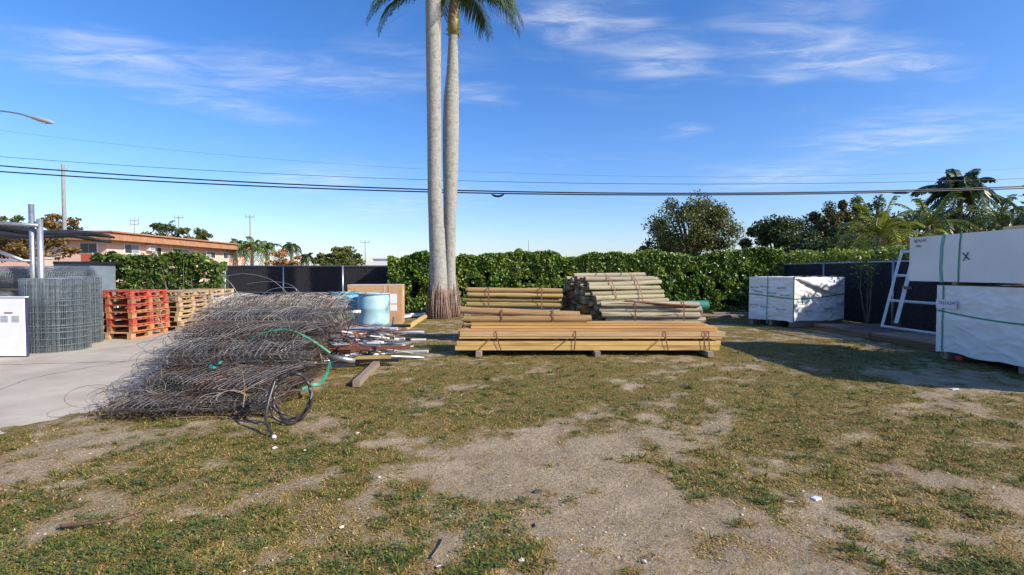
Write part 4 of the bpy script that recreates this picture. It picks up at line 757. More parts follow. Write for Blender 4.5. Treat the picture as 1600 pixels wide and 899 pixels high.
strapline([c3(o2 + (-exv - eyv) * .012, z_) for z_ in np.linspace(.06, 1.41, 6)], c3((exv - eyv) * .022, 0), GREENP, wc)
A_ = np.linspace(.0, 2.3, 70); strapline(fp3(0, A_, .80 + .035 * A_ ** 2 * .6, .012), (0, 0, .03), GREENP, wc)
A_ = np.linspace(.0, 1.42, 50); strapline(fp3(1, A_, .80 + .07 * A_, .012), (0, 0, .03), GREENP, wc)
# torn flap that sags in a pocket from the top edge of the right face
m = MB(); nu, nv = 34, 16; uu, vv = np.meshgrid(np.linspace(0, 1, nu), np.linspace(0, 1, nv)); tri = np.clip(1 - np.abs(uu - .62) / np.where(uu < .62, .62, .38), 0, 1) ** .8
zz2 = 1.405 - vv * tri * .40 - .01; outw = .05 + .16 * np.sin(vv * 2.6) * tri * (.6 + .4 * fbm(uu * 2, vv, .2, 400, 3)) + .05 * (fbm(uu * 3, vv * 1.5, .22, 410, 3) - .5) * tri
pp = o2[None, None, :] + exv * (uu * 2.2 + .04)[..., None] - eyv * outw[..., None]; p3 = np.concatenate([pp, zz2[..., None]], -1); i = np.arange(nu * nv).reshape(nv, nu)
m.add(p3.reshape(-1, 3), np.stack([i[:-1, :-1], i[1:, :-1], i[1:, 1:], i[:-1, 1:]], -1).reshape(-1, 4)); m.build('torn_flap', mat('shiny_white_wrap', (.78, .79, .79), (.82, .83, .83), 3, .22), wc, True)
strapline([c3(o2 - eyv * .02 + exv * s, 1.425 + .01 * math.sin(s * 9)) for s in np.linspace(-.02, 2.3, 14)], c3(-eyv * .10, .02), CARD, wc)
# plywood stacks
PLY = mat('weathered_plywood', (.22, .12, .07), (.34, .22, .14), 2.5, .85, .3, rnd='object', rv=.2, c3=(.13, .09, .07), c3r=(.48, .66))
for i, (cx, cy, nsh, lb) in enumerate([(9.12, 10.62, 8, 'low stack of weathered plywood sheets under the ladder frame'), (9.12, 12.86, 7, 'low stack of weathered plywood sheets next to the printed crate')]):
    th = thing('plywood_stack', lb, 'plywood', (cx, cy, 0))
    for k in range(nsh): beam(th, (cx + rng.normal(0, .02), cy, .012 + k * .0195), (1.75, 2.15, .018), PLY, rng.normal(0, .01), 0, 'sheet')
for i, (x_, y_) in enumerate([(1130, 497), (1148, 493)]):
    p_ = G(x_, y_); th = thing('board_pile', ['weathered boards lying flat between the posts and the printed crate', 'second flat board pile tucked at the hedge foot by the crate'][i], 'boards', p_)
    for k in range(4): beam(th, p_ + [rng.normal(0, .05), k % 2 * .16, .03 + .05 * (k // 2)], (1.5, .15, .045), WOODG, rng.normal(0, .05), 0, 'board')
# aluminium frame leaning on the fence
lf = thing('aluminium_frame', 'pale ladder like aluminium frame leaning on the black side fence', 'metal frame', (9.4, 11.4, .16))
def on(Y, z_): return np.array([9.27 + (z_ - .17) * .24 + (12.8 - Y) * .03, Y, z_])
MB().tube([on(12.8, .17), on(12.8, 2.08)], .042, 4).build('upright', ALU, lf); MB().tube([on(12.35, .28) - [.03, 0, 0], on(12.35, 1.95) - [.03, 0, 0]], .058, 4).build('upright', ALU, lf); MB().tube([on(10.02, .17), on(10.02, 2.08)], .042, 4).build('upright', ALU, lf)
for z_ in (.19, .84, 1.46, 2.05): MB().tube([on(12.76, z_), on(10.06, z_)], .030, 4).build('crossbar', ALU, lf)
for z_ in (.28, 1.17): MB().box(on(12.3, z_) - [.06, .05, 0], (.05, .32, .07)).build('bracket', BLACK, lf)

# ------------------------------------------------------------------ wire: rolls and heap
def wire_roll(mb, c, ax, L_, a, b_, turns, dl, ds, r, noise=0.0, seed=0, core=.35, seg=40, zig=0.0, floor=None):
    """rolled wire mesh: line wires wound round the axis and stay wires along it, crushed to an ellipse a x b"""
    c = np.array(c, float); ax = np.array(ax, float); ax /= np.linalg.norm(ax); rg = np.random.default_rng(seed)
    up = np.array([0, 0, 1.]) if abs(ax[2]) < .9 else np.array([0, 1., 0]); h = np.cross(up, ax); h /= np.linalg.norm(h); up = np.cross(ax, h)
    ph = rg.random(6) * 6.28
    def pos(s, th):
        rr = core + (1 - core) * th / (turns * 2 * math.pi)
        n1_ = noise * (np.sin(3.1 * s + ph[0] + 2 * th) + np.sin(5.3 * s + ph[1] - 3 * th) * .7 + np.sin(11 * s + ph[4] + 5.7 * th) * .4); n2_ = noise * (np.sin(2.3 * s + ph[2] + th * 1.7) + np.sin(6.1 * s + ph[3] + 2.4 * th) * .6 + np.sin(13 * s + ph[5] + 4.3 * th) * .4)
        q = c + np.outer(s + n2_ * .8, ax) + np.outer(np.cos(th) * a * rr * (1 + n1_) , h) + np.outer(np.sin(th) * b_ * rr * (1 + n2_) + noise * .25 * n1_, up)
        if floor is not None: q[:, 2] = np.maximum(q[:, 2], floor + .01 * rg.random(len(q)))
        return q
    th = np.linspace(0, turns * 2 * math.pi, int(turns * seg))
    for s in np.arange(-L_ / 2, L_ / 2 + 1e-6, dl):
        jit = rg.normal(0, noise * .12) if noise else 0
        mb.tube(pos(np.full(len(th), s + jit) + (zig * np.sin(th * 31) if zig else 0), th), r, 3, ref=ax + .001, caps=False)
    if ds:
        per = 2 * math.pi * math.sqrt((a * a + b_ * b_) / 2); ns = int(turns * per / ds); ss = np.linspace(-L_ / 2, L_ / 2, max(2, int(L_ / .12) if noise else 2))
        for t_ in np.linspace(0, turns * 2 * math.pi, ns): mb.tube(pos(ss, np.full(len(ss), t_)), r, 3, caps=False)
# standing welded mesh rolls
def stand_roll(x, y, rad, h, label):
    th = thing('wire_mesh_roll', label, 'wire roll', (x, y, .02)); m = MB(); wire_roll(m, (x, y, .02 + h / 2), (0, 0, 1), h, rad, rad, 7, h / 11, .062, .0036, seed=int(x * 100) % 97 + 3, core=.72, seg=48); m.build('mesh', WIREG, th, True)
    m = MB(); t_ = np.linspace(0, 2 * math.pi, 40, endpoint=False)
    for z_ in (.02 + h * .33, .02 + h * .7): m.tube(np.stack([x + (rad + .004) * np.cos(t_), y + (rad + .004) * np.sin(t_), np.full(40, z_)], -1), .005, 4, ref=np.array([0, 0, 1.]), closed=True)
    m.build('tie_wire', STEEL, th); return th
stand_roll(-8.98, 10.08, .54, 1.40, 'wide upright roll of green grey welded wire mesh beside the white cabinet')
stand_roll(-9.42, 11.03, .48, 1.42, 'upright welded wire mesh roll between the front roll and the red pallets')
# fabric rolls piled on the left
for i, (z_, y_, lb) in enumerate([(.32, 11.9, 'bottom grey chain link roll lying behind the mesh rolls'), (.88, 12.0, 'middle grey chain link roll lying behind the mesh rolls'), (1.42, 12.05, 'top grey chain link roll lying behind the mesh rolls')]):
    th = thing('chain_link_roll', lb, 'wire roll', (-11.3, y_, z_ - .28)); m = MB(); wire_roll(m, (-11.3, y_, z_), (1, .05, 0), 2.6, .30, .28, 6, .05, .07, .0032, .02, 70 + i, .4, 30); m.build('mesh', WIREG, th, True)

# heap of tangled wire
hp0 = np.array([-3.6, 6.8, 0]); heap = thing('wire_heap', 'big tangled heap of rusty grey fence wire at the edge of the pavement', 'wire heap', hp0)
WF2 = mat('rusty_wire_shade_tone', (0.075, 0.067, 0.06), (0.18, 0.162, 0.145), 9, 0.6, metal=0.35, rnd='island', rv=0.5, c3=(0.12, 0.06, 0.035), c3r=(0.5, 0.7))  # rust tint, with the heap's interior shade worked into a darker base colour
for i, (cx, cy, cz, ang, L_, a_, b_, tn, nz_, mt_) in enumerate([
    (-3.42, 6.15, .12, .05, 1.5, .95, .11, 3, 0.058, WF2), (-3.45, 6.45, .27, -.16, 1.5, .85, .12, 4, 0.061, WF2), (-3.62, 6.95, .50, .14, 1.7, .75, .16, 3, 0.058, WIRE), (-3.7, 7.1, .22, 0, 1.5, .95, .17, 5, 0.068, WF2),
    (-3.72, 7.5, .66, -.10, 1.8, .70, .18, 3, 0.061, WF2), (-3.9, 7.9, .38, .02, 1.8, .95, .24, 5, 0.068, WF2), (-3.95, 8.2, .82, .08, 1.9, .60, .18, 3, 0.054, WIRE), (-4.0, 8.5, .50, .02, 1.8, .75, .36, 5, 0.068, WF2)]):
    m = MB(); wire_roll(m, (cx, cy, cz), (math.cos(ang), math.sin(ang), 0), L_, a_, b_, tn, .075, .09, .0036, nz_, 500 + i, .45, 40, 0, .012); k = m.build('crushed_mesh', mt_, heap); k['kind'] = 'stuff'
m = MB()
def surf(x, y):  # rough top of the heap
    return np.clip(np.interp(y, [5.2, 5.7, 6.6, 7.6, 8.6, 9.3], [.06, .24, .5, .78, .96, 1.05]), 0, 2)
for k in range(50):   # long straightish strands combed across the heap
    y0 = rng.uniform(5.25, 8.2); xl = np.interp(y0, [5.2, 6.5, 9], [-4.1, -4.5, -4.9]); xr = np.interp(y0, [5.2, 6.5, 9], [-2.75, -2.6, -2.9])
    c0 = rng.uniform(xl, xr); l_ = rng.uniform(.3, 1.1); sl = rng.normal(.15, .3); x0, x1 = max(c0 - l_, xl - .1), min(c0 + l_, xr + .05); tt = np.linspace(0, 1, 9)
    xx = x0 + (x1 - x0) * tt; yy = y0 + sl * (xx - c0) + .05 * np.sin(tt * rng.uniform(4, 12) + rng.random() * 6); zz3 = surf(xx, yy) * rng.uniform(.25, 1.04) + .05 * np.sin(tt * rng.uniform(3, 9) + rng.random() * 6) + .02
    m.tube(np.stack([xx, yy, np.maximum(zz3, .012)], -1), rng.uniform(.0022, .0034), 3, caps=False)
k = m.build('strands', WIRE, heap); k['kind'] = 'stuff'
m = MB()
for k in range(45):   # heavier kinked rods and tension wires
    y0 = rng.uniform(5.35, 8.9); xl = np.interp(y0, [5.2, 6.5, 9], [-4.1, -4.5, -4.9]); c0 = np.array([rng.uniform(xl, -2.75), y0, surf(0, y0) * rng.uniform(.35, 1.06)]); az = rng.normal(.2, .55); q = [c0]
    for j in range(rng.integers(3, 7)): az += rng.normal(0, .5); q.append(q[-1] + np.array([math.cos(az), math.sin(az) * .7, rng.normal(0, .22)]) * rng.uniform(.08, .28))
    q = np.array(q); q -= (q.mean(0) - c0); q[:, 2] = np.clip(q[:, 2], .02, surf(0, q[:, 1]) * 1.08 + .05); m.tube(catmull(q, 4), rng.choice([.005, .006, .0075]), 5, caps=False)
k = m.build('heavy_wires', mat('rusty_rod', (.13, .085, .06), (.30, .25, .21), 5, .6, metal=.3, rnd='island', rv=.5, c3=(.16, .07, .035), c3r=(.5, .66)), heap); k['kind'] = 'stuff'
m = MB()
for k in range(280):   # springy loops
    y0 = rng.uniform(5.4, 9.2); left = rng.random() < .55
    x0 = (np.interp(y0, [5.2, 6.5, 9], [-4.05, -4.45, -4.9]) + rng.normal(0, .15)) if left else rng.uniform(-4.6, -2.8)
    z0 = surf(x0, y0) * (rng.uniform(.2, .9) if left else 1) ; r_ = rng.uniform(.08, .26); tt = np.linspace(rng.uniform(-.6, .6), rng.uniform(3.4, 6.2), 18); e1 = np.array([-1 if left else rng.normal(0, .5), rng.normal(0, .5), 0]); e1 /= np.linalg.norm(e1); e2 = np.array([rng.normal(0, .3), rng.normal(0, .5), 1 if not left else rng.uniform(.1, .6)]); e2 /= np.linalg.norm(e2)
    p = np.array([x0, y0, z0]) + np.outer(np.sin(tt) * r_ * rng.uniform(.8, 1.5), e1) + np.outer((1 - np.cos(tt)) * r_ * .6 - .05, e2); p[:, 2] = np.maximum(p[:, 2], .015); m.tube(p, .0028, 3, caps=False)
k = m.build('loose_loops', WIRE, heap); k['kind'] = 'stuff'
m = MB()
for k in range(150):
    y0 = rng.uniform(5.3, 8.6); x0 = rng.uniform(-4.6, -2.7); z0 = surf(x0, y0) * rng.uniform(.1, 1); d_ = rng.normal(0, 1, 3) * [.3, .2, .12]; p = bez((x0, y0, z0), np.array((x0, y0, z0)) + d_ * .5 + rng.normal(0, .04, 3), np.array((x0, y0, z0)) + d_, 6); p[:, 2] = np.maximum(p[:, 2], .01); m.tube(p, np.linspace(.006, .002, 6), 3)
k = m.build('caught_twigs', mat('dead_twig', (.12, .075, .045), (.30, .21, .13), 5, .9, rnd='island', rv=.4), heap); k['kind'] = 'stuff'
m = MB(); n = 8000; yl = rng.uniform(5.3, 9.3, n); xl_ = rng.uniform(-4.5, -2.75, n); leaves(m, np.stack([xl_, yl, .01 + surf(xl_, yl) * .75 * rng.random(n)], -1), .05, .4); k = m.build('leaf_litter_shade_fill', mat('dead_leaf', (.06, .042, .03), (.14, .095, .06), 5, .9, rnd='island', rv=.4), heap); k['kind'] = 'stuff'  # dead leaves, with extra dark ones standing in for shade inside the heap
# big upper roll at the back of the heap
rb = thing('wire_fence_roll', 'loose round roll of rusty pale fence wire lying along the back of the heap', 'wire roll', (-4.2, 9.25, 0))
for i, (a_, b_, sd, mt_, dl) in enumerate([(.46, .40, 601, WIREB, .045), (.42, .36, 607, WIRE, .06)]):
    m = MB(); wire_roll(m, (-4.2, 9.3, .80), (1, -.03, 0), 2.4, a_, b_, 5, dl, .30, .0028, .10, sd, .3, 30); k = m.build('wire_coils', mt_, rb); k['kind'] = 'stuff'
m = MB(); wire_roll(m, (-4.15, 9.35, .36), (1, 0, 0), 2.2, .55, .34, 5, .07, .2, .003, .12, 611, .3, 26, 0, .012); k = m.build('wire_coils', WF2, rb); k['kind'] = 'stuff'
for i, pth in enumerate([[(352, 432), (385, 428), (425, 438), (452, 462)], [(350, 434), (362, 445), (378, 470)], [(385, 444), (420, 440), (455, 446), (478, 470)], [(400, 468), (425, 452), (458, 450), (462, 458), (450, 470)], [(300, 500), (310, 468), (332, 455), (350, 470)], [(255, 520), (250, 478), (275, 462), (300, 452), (330, 468)], [(336, 500), (345, 470), (372, 456), (392, 470)], [(218, 545), (250, 525), (300, 520), (330, 535)], [(226, 548), (212, 538), (260, 528)]]):
    p = catmull([P(x_, y_, 9.4 - .25 * (i > 3) - .5 * (i > 6)) for x_, y_ in pth], 8); MB().tube(p, .0045, 4).build('sprung_wire', STEEL, rb, True)
# green strap and tape
def ribbon(pts, w_, mt, name, label, cat, tw=.5):
    p = catmull(pts, 7); t_ = np.gradient(p, axis=0); t_ /= np.linalg.norm(t_, axis=1, keepdims=True); s = np.cross(t_, [0.2, -.9, tw]); s /= np.linalg.norm(s, axis=1, keepdims=True); n = len(p)
    m = MB(); nn = np.cross(s, t_) * .0015; i = np.arange(n - 1)
    for sg in (1, -1): m.add(np.concatenate([p - s * w_ / 2 + nn * sg, p + s * w_ / 2 + nn * sg]), np.stack([i, i + 1, i + 1 + n, i + n], -1))
    return tag(m.build(name, mt), label, cat)
ribbon([P(362, 545, 7.0), P(385, 531, 7.0), P(420, 518, 7.0), P(452, 516, 7.05), P(485, 531, 7.1), P(515, 552, 7.2)], .024, GREENP, 'plastic_strap', 'green plastic strap arching over the top of the wire heap', 'strap')
ribbon([P(514, 566, 6.7), P(511, 580, 6.45), P(500, 599, 6.2), P(486, 603, 6.1), P(470, 609, 6.0)], .030, GREENP, 'plastic_strap', 'bent green plastic strap hanging at the end of the wire heap', 'strap')
ribbon([P(326, 571, 6.1), P(331, 575, 6.0), P(336, 572, 6.08), P(340, 568, 6.02), P(345, 565, 6.1)], .034, mat('green_tape', (.01, .24, .15), (.03, .34, .22), 9, .3), 'plastic_scrap', 'small shiny green plastic scrap caught in the wire heap', 'plastic scrap')
# hose coil
hc = thing('hose_coil', 'coiled dark brown hose with pale end leaning on the wire heap', 'hose', (-2.25, 5.1, 0)); pts = []
for k, t_ in enumerate(np.linspace(-.2, 4.6 * math.pi, 60)):
    rx = .215 - .018 * (t_ / 6.28) + .012 * math.sin(t_ * .7); x_ = -2.245 + rx * math.cos(t_ + 2.6) * 1.0; z_ = .285 + rx * 1.18 * math.sin(t_ + 2.6); pts.append((x_, 5.10 + .18 * (z_ - .1) + .015 * (k % 3) + .02 * t_ / 6, max(z_, .03)))
MB().tube(catmull(pts, 3), .0155, 8).build('coil', HOSE, hc, True)
p0 = np.array(pts[0]); tail = catmull([p0, (-2.41, 5.0, .22), (-2.36, 4.88, .10), G(424, 688) + [0, 0, .02]], 8); MB().tube(tail, .0155, 8).build('tail', HOSE, hc, True); MB().tube([tail[-1] - (tail[-1] - tail[-4]) * .1, tail[-1] + (tail[-1] - tail[-3]) * .5], .02, 8).build('end_fitting', FRM, hc, True)

# ------------------------------------------------------------------ pipe scrap pile
PIPEW = mat('pale_pipe', (.55, .56, .57), (.68, .69, .70), 8, .4, metal=.2); ORNG = mat('orange_cord', (.45, .10, .03), None, 5, .6)
sp = np.array([-2.35, 9.0, 0]); names = []
scrap = thing('pipe_scrap_pile', 'jumbled pile of galvanised pipes, rails and metal offcuts beside the wire heap', 'scrap pile', sp)
for k in range(78):
    z_ = .04 + .55 * (k / 78) + rng.normal(0, .02); l_ = rng.uniform(.5, 1.25); az = rng.normal(.25, .42); c = np.array([-2.55 + rng.normal(0, .22), 8.75 + rng.uniform(-.45, .75) + .35 * z_, z_]); d = np.array([math.cos(az), math.sin(az), rng.normal(-.06, .08)]) * l_ / 2; r_ = rng.choice([.011, .015, .021, .028])
    p, q = c - d, c + d; p[2] = max(p[2], r_); q[2] = max(q[2], r_)
    mt_ = [STEEL, STEEL, PIPEW, STEEL, PIPEW, STEEL, STEEL, RUST, PIPEW, BLACK][rng.integers(10)]
    MB().tube([p, q], r_, 8 if rng.random() < .7 else 4).build('pipe', mt_, scrap, False)
for k, (a_, b_, mt_) in enumerate([((528, 552), (640, 536), RUST), ((500, 566), (622, 562), BLACK), ((540, 562), (610, 556), POST)]):
    p, q = P(*a_, 8.3), P(*b_, 8.4); p[2] = max(p[2], .05); q[2] = max(q[2], .05); MB().box((p + q) / 2, (np.linalg.norm(q - p), .09, .05), math.atan2(q[1] - p[1], q[0] - p[0])).build('rail', mt_, scrap)
for k in range(5):
    x0, y0 = rng.uniform(515, 560), rng.uniform(500, 545); pts = [P(x0 + rng.normal(0, 14), y0 + rng.normal(0, 10), 8.35) for _ in range(6)]; MB().tube(catmull(pts, 6), .007, 5).build('orange_cord' if k < 3 else 'black_cable', ORNG if k < 3 else BLACK, scrap, True)
m = MB()
for k in range(9): # woven end pieces
    p = P(505 + k * 4, 560 + k * .5, 8.0); m.tube(bez(p, p + [.05, -.05, -.08], p + [.16, .02, -.16 + .01 * k], 6), .006, 4)
m.build('mesh_offcut', STEEL, scrap)
tag(MB().tube([P(512, 558, 7.9), P(554, 565, 8.0)], .045, 10).build('short_pipe', STEEL, None, True), 'short thick grey pipe sticking out where heap and scrap meet', 'pipe')
tag(MB().tube([P(528, 489, 9.7), P(563, 487, 9.9)], .03, 8).build('white_pipe', WHITE, None, True), 'white pipe lying across the scrap in front of the drums', 'pipe')
tag(MB().tube([P(528, 496, 9.6), P(553, 495, 9.7)], .045, 8).build('green_pipe', GREENT, None, True), 'dark green pipe below the white one in the scrap', 'pipe')
MB().tube([P(612, 522, 9.9), P(615, 496, 9.9)], .022, 4).build('upright_pipe', STEEL, scrap)
# drums
def drum(x, y, r, h, z0, mt, label):
    th = thing('plastic_drum', label, 'drum', (x, y, z0)); zz4 = np.array([0, .01, .03, .1, .30, .33, .36, .63, .66, .69, .90, .955, .975, .985, 1.0]) * h; rr = np.array([.90, .95, .98, 1, 1, 1.025, 1, 1, 1.025, 1, .99, .94, .94, .985, .985]) * r
    MB().tube(np.stack([np.full(15, x), np.full(15, y), z0 + zz4], -1), rr, 28).build('body', mt, th, True)
    a_ = np.linspace(0, 6.283, 28, endpoint=False); MB().tube(np.stack([x + r * .99 * np.cos(a_), y + r * .99 * np.sin(a_), np.full(28, z0 + h)], -1), .014, 6, ref=np.array([0, 0, 1.]), closed=True).build('rim', mt, th, True)
    for s in (-.5, .5): MB().tube([(x + s * r, y, z0 + h), (x + s * r, y, z0 + h + .015)], .03, 8).build('bung', BLACK, th)
    return th
def pallet(cx, cy, z0, mats, label, group=None, sx=1.0, sy=1.2, rz=0, h=.15):
    th = thing('pallet', label, 'pallet', (cx, cy, z0), group); th.rotation_euler = (0, 0, rz); M_ = lambda: mats[rng.integers(len(mats))]
    def pc(n, c, d): key = M_(); beam_local(th, n, c, d, key)
    for k in range(7): pc('deck_board', (0, -sy / 2 + .05 + k * (sy - .1) / 6, h - .011), (sx, .095, .02))
    for s in (-1, 0, 1):
        pc('bottom_board', (s * (sx / 2 - .05), 0, .011), (.095, sy, .02)); pc('stringer_board', (s * (sx / 2 - .05), 0, h - .031), (.095, sy, .019))
        for q in (-1, 0, 1): pc('block', (s * (sx / 2 - .05), q * (sy / 2 - .07), h / 2 - .01), (.095, .135, h - .062))
    return th
def beam_local(th, n, c, d, mt):
    if mt.name not in BOX1: BOX1[mt.name] = MB().box((0, 0, 0), (1, 1, 1)).mesh(n, mt)
    return link(n, BOX1[mt.name], th, c, (0, 0, 0), d)
pallet(-3.4, 11.25, .01, [NATP], 'bare wooden pallet on the ground under the blue drums', None, 1.3, 1.1)
drum(-2.98, 11.0, .335, .92, .165, BLUEP, 'pale faded blue plastic drum with dirty smears beside the cardboard box')
drum(-3.68, 11.35, .30, .92, .165, BLUE, 'bright blue plastic drum half hidden behind the faded drum')
# cardboard box
cbx = np.array([-3.78, 14.9]); th = thing('cardboard_box', 'tall brown cardboard box with white labels behind the drums', 'box', (-4.2, 15.3, 0)); rzb = .12
Mz = Matrix.Rotation(rzb, 3, 'Z'); ctr = np.array([-4.05, 15.35, 0]); bl = lambda v: np.array(Mz @ Vector(v)) + ctr
m = MB(); m.box(ctr + [0, 0, .585], (1.55, .85, 1.15), rzb); m.build('body', CARD, th)
for s in (-1, 1): m = MB(); m.box(bl((0, s * .215, 1.167)), (1.57, .415, .012), rzb); m.build('flap', mat('pale_board_top', (.50, .48, .46), None, 3, .8) if s < 0 else CARD, th)
MB().box(bl((.28, -.428, .60)), (.06, .006, 1.12), rzb).build('tape', mat('packing_tape', (.55, .40, .25), None, 3, .3), th)
for z_, h_ in ((.76, .28), (.50, .18)): MB().box(bl((.53, -.428, z_)), (.20, .006, h_), rzb).build('paper_label', FRM, th)
MB().box(bl((.40, -.43, .58)), (.02, .02, 1.13), rzb).build('corner_strip', CARD, th)
MB().box(bl((.778, 0, .9)), (.006, .2, .16), rzb).build('paper_label', FRM, th)
# pallet stacks
NM = ['bottom', 'second from the bottom', 'third from the bottom', 'fourth from the bottom', 'fifth from the bottom', 'sixth from the bottom', 'top']
for k in range(7):
    ms = [[ORGP, ORGP, NATP], [ORGP], [REDP], [REDP, ORGP, ORGP], [REDP, ORGP], [REDP, REDP, ORGP], [REDP]][k]
    pallet(-9.12 + rng.normal(0, .02), 12.15 + rng.normal(0, .025), .022 + k * .157, ms, ('worn orange' if k < 2 else 'red painted') + ' pallet, ' + NM[k] + ' of the red stack', 'red pallet stack', 1.1, 1.25, rng.normal(0, .015), .155)
NM2 = ['bottom', 'second', 'third', 'fourth', 'fifth', 'sixth', 'seventh', 'top']
for k in range(8): pallet(-9.10 + rng.normal(0, .02), 13.75 + rng.normal(0, .02), .022 + k * .127, [NATP], 'bare wood pallet, ' + NM2[k] + (' one up' if 0 < k < 7 else '') + ' in the stack behind the red pallets', 'bare pallet stack', 1.1, 1.2, rng.normal(0, .012), .125)
for k in range(8): pallet(-9.10 + rng.normal(0, .02), 15.15 + rng.normal(0, .02), .022 + k * .127, [NATP], 'bare wood pallet, ' + NM2[k] + (' one up' if 0 < k < 7 else '') + ' in the stack nearest the back hedge', 'far bare pallet stack', 1.1, 1.2, rng.normal(0, .012), .125)
# white cabinet
wc2 = thing('white_cabinet', 'white metal cabinet with a dark slot handle and two vents', 'cabinet', (-9.35, 9.45, .02)); X0, X1, Yf = -10.0, -8.70, 9.14
MB().box(((X0 + X1) / 2, Yf + .025, .56), (X1 - X0, .05, 1.06)).build('body', mat('navy_side', (.03, .03, .09), (.05, .05, .12), 4, .5), wc2); MB().box(((X0 + X1) / 2, Yf + .025, 1.10), (X1 - X0 + .01, .08, .018)).build('top', WHITE, wc2)
dr_ = MB().box(((X0 + X1) / 2, Yf - .012, .56), (X1 - X0 - .02, .022, 1.03)).build('door', WHITE, wc2)
MB().box((-8.98, Yf - .026, .82), (.14, .012, .018)).build('handle_slot', RUST, dr_)
for s in (-9.06, -8.86):
    for k in range(5): MB().box((s, Yf - .025, .66 + k * .024), (.13, .008, .010)).build('vent_slat', SHUT, dr_)

# rack posts and black shade roll
rk = thing('steel_rack', 'galvanised pipe rack rising behind the mesh rolls with bracing pipes', 'rack', (-10.8, 11.5, 0))
for x_, yt, r_ in ((52, 320, .055), (64.5, 343, .06)):
    p = P(x_, yt, 11.5); MB().tube([p * [1, 1, 0], p], r_, 10).build('upright', STEEL, rk, True)
MB().tube([P(-60, 345, 11.42), P(62, 353, 11.42)], .045, 8).build('rail', STEEL, rk, True); MB().tube([P(-10, 390, 11.4), P(36, 407, 11.4)], .04, 8).build('brace', STEEL, rk, True); MB().tube([P(-60, 404, 11.4), P(48, 408, 11.4)], .03, 8).build('brace', STEEL, rk, True)
p = P(-55, 345, 11.5); MB().tube([p * [1, 1, 0], p], .055, 10).build('upright', STEEL, rk, True)
a0, a1 = P(-70, 352, 11.2), P(172, 371, 16.5); sr = thing('shade_cloth_roll', 'long black shade cloth roll laid over the pipe rack', 'shade cloth', a0 * [1, 1, 0])
for k, (dy, dz, r_) in enumerate([(0, 0, .12), (.2, .03, .10), (.06, -.10, .09)]):
    tt = np.linspace(0, 1, 16)[:, None]; p = (a0 + [0, dy, dz]) * (1 - tt) + (a1 + [0, dy, dz]) * tt; p[:, 2] += .05 * np.sin(tt[:, 0] * 9 + k); MB().tube(p, r_ * (1.15 - .72 * tt[:, 0]) * (1 + .12 * np.sin(tt[:, 0] * 23 + k)), 10).build('cloth', BLACK, sr, True)
pp_ = P(69, 405, 12.6); th = thing('concrete_pier', 'beige concrete pier beside the steel rack posts', 'pier', pp_ * [1, 1, 0]); MB().box(pp_ * [1, 1, .5], (.24, .24, pp_[2])).build('shaft', mat('beige_concrete', (.42, .33, .26), (.5, .4, .32), 5, .9, .3), th); MB().box(pp_ + [0, 0, .02], (.28, .28, .05)).build('cap', PAV, th)
sp_ = P(123, 413, 15.6); th = thing('storage_shed', 'small blue grey shed with flat black roof behind the mesh rolls', 'shed', sp_ * [1, 1, 0]); MB().box(sp_ * [1, 1, .5] + [-.2, .5, 0], (1.1, 1.0, sp_[2])).build('wall', mat('blue_grey_sheet', (.13, .17, .22), (.18, .22, .27), 3, .6), th); MB().box(sp_ + [-.2, .5, .04], (1.25, 1.15, .08)).build('roof', BLACK, th); MB().box(sp_ * [1, 1, .45] + [0, -.02, 0], (.5, .05, sp_[2] * .85)).build('door', SHUT, th)
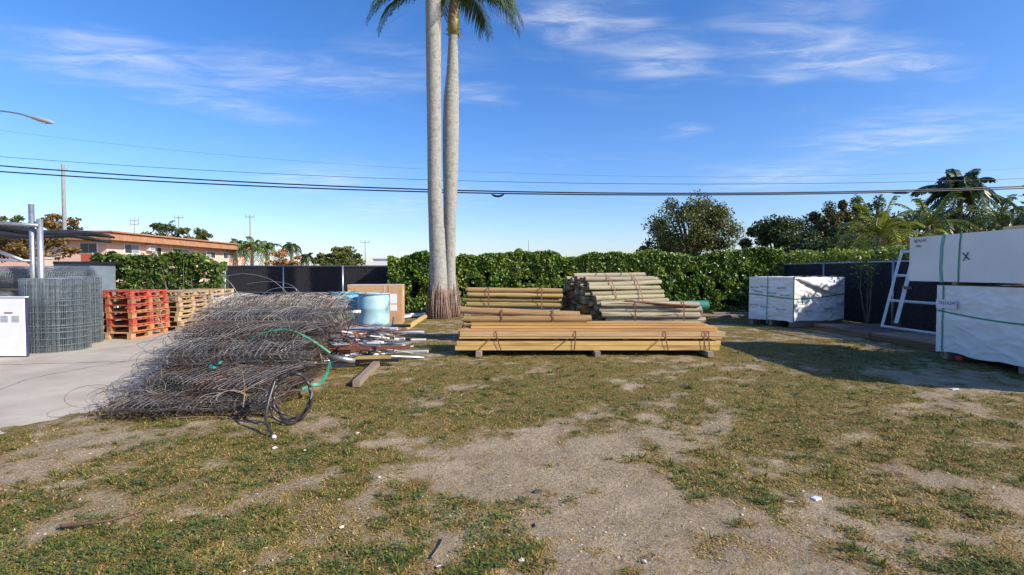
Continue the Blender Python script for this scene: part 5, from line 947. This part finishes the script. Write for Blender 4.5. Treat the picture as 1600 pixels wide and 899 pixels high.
# small debris on the ground
def scrapbit(x_, y_, dims, mt, label, rz_=0, name='debris'):
    p = G(x_, y_); p[2] = gz_(p[None, 0], p[None, 1])[0] + dims[2] / 2 + .002; m = MB(); v = np.array([(-1, -1, 0), (1, -.8, 0), (.8, 1, 0), (-.9, .8, 0), (-.9, -.9, 1), (.9, -.7, 1.3), (.8, .8, 1), (-.8, .7, .8)]) * np.array(dims) / 2; c_, s_ = math.cos(rz_), math.sin(rz_); v = v @ np.array([[c_, s_, 0], [-s_, c_, 0], [0, 0, 1]])
    m.add(v + p - [0, 0, dims[2] / 2], [(0, 3, 2, 1), (4, 5, 6, 7), (0, 1, 5, 4), (1, 2, 6, 5), (2, 3, 7, 6), (3, 0, 4, 7)]); return tag(m.build(name, mt), label, 'debris')
scrapbit(1281, 783, (.065, .05, .02), FRM, 'white torn plastic scrap on the sandy ground', .4, 'plastic_scrap'); scrapbit(1238, 788, (.075, .02, .01), mat('pale_scrap', (.6, .57, .52), None, 4, .8), 'narrow pale scrap near the torn white plastic', -.5, 'plastic_scrap')
scrapbit(840, 774, (.05, .035, .03), mat('dark_stone', (.06, .06, .065), None, 4, .8), 'small dark stone on the bare sand patch', .2, 'stone'); scrapbit(835, 829, (.015, .06, .012), BLACK, 'thin black strip on the bare sand patch', .1, 'plastic_scrap')
scrapbit(1495, 608, (.12, .06, .03), PIPEW, 'pale litter in the shade below the wrapped crates', .2, 'litter')
m = MB(); m.tube(catmull([G(85, 831) + [0, 0, .012], G(120, 829) + [0, 0, .018], G(165, 822) + [0, 0, .015], G(218, 805) + [0, 0, .012]], 6), np.linspace(.012, .004, 19), 6); tag(m.build('fallen_branch', mat('branch_brown', (.09, .05, .035), (.16, .10, .07), 6, .9), None, True), 'thin dark fallen branch lying in the dry grass', 'branch')
m = MB(); m.tube(catmull([G(690, 850) + [0, 0, .01], G(686, 862) + [0, 0, .012], G(672, 882) + [0, 0, .01]], 5), .006, 5); tag(m.build('fallen_twig', TRUNK, None, True), 'short brown twig on the pebbly sand', 'twig')
for i, (x_, y_, s_) in enumerate([(683, 894, .02), (815, 885, .022), (530, 830, .02), (1010, 884, .02), (556, 682, .025), (590, 752, .022), (1205, 793, .016), (425, 703, .03)]):
    m = MB(); p = G(x_, y_); rock(m, (p[0], p[1], gz_(p[None, 0], p[None, 1])[0] + s_ * .3), s_); tag(m.build('stone', mat('white_stone', (.58, .53, .45), (.68, .63, .55), 9, .9) if i == 0 else bpy.data.materials['white_stone']), ['pale stone lump below the brown twig', 'pale stone lump on bare sand below the black strip', 'pale stone lump in dry grass right of the fallen branch', 'pale stone lump at the foot of the bare sand patch', 'pale stone lump in grass off the hose coil', 'pale stone lump between grass and the bare sand edge', 'pale stone lump beside the narrow pale scrap', 'largest pale stone lump next to the hose end'][i], 'stone', 'pale stones on the yard')
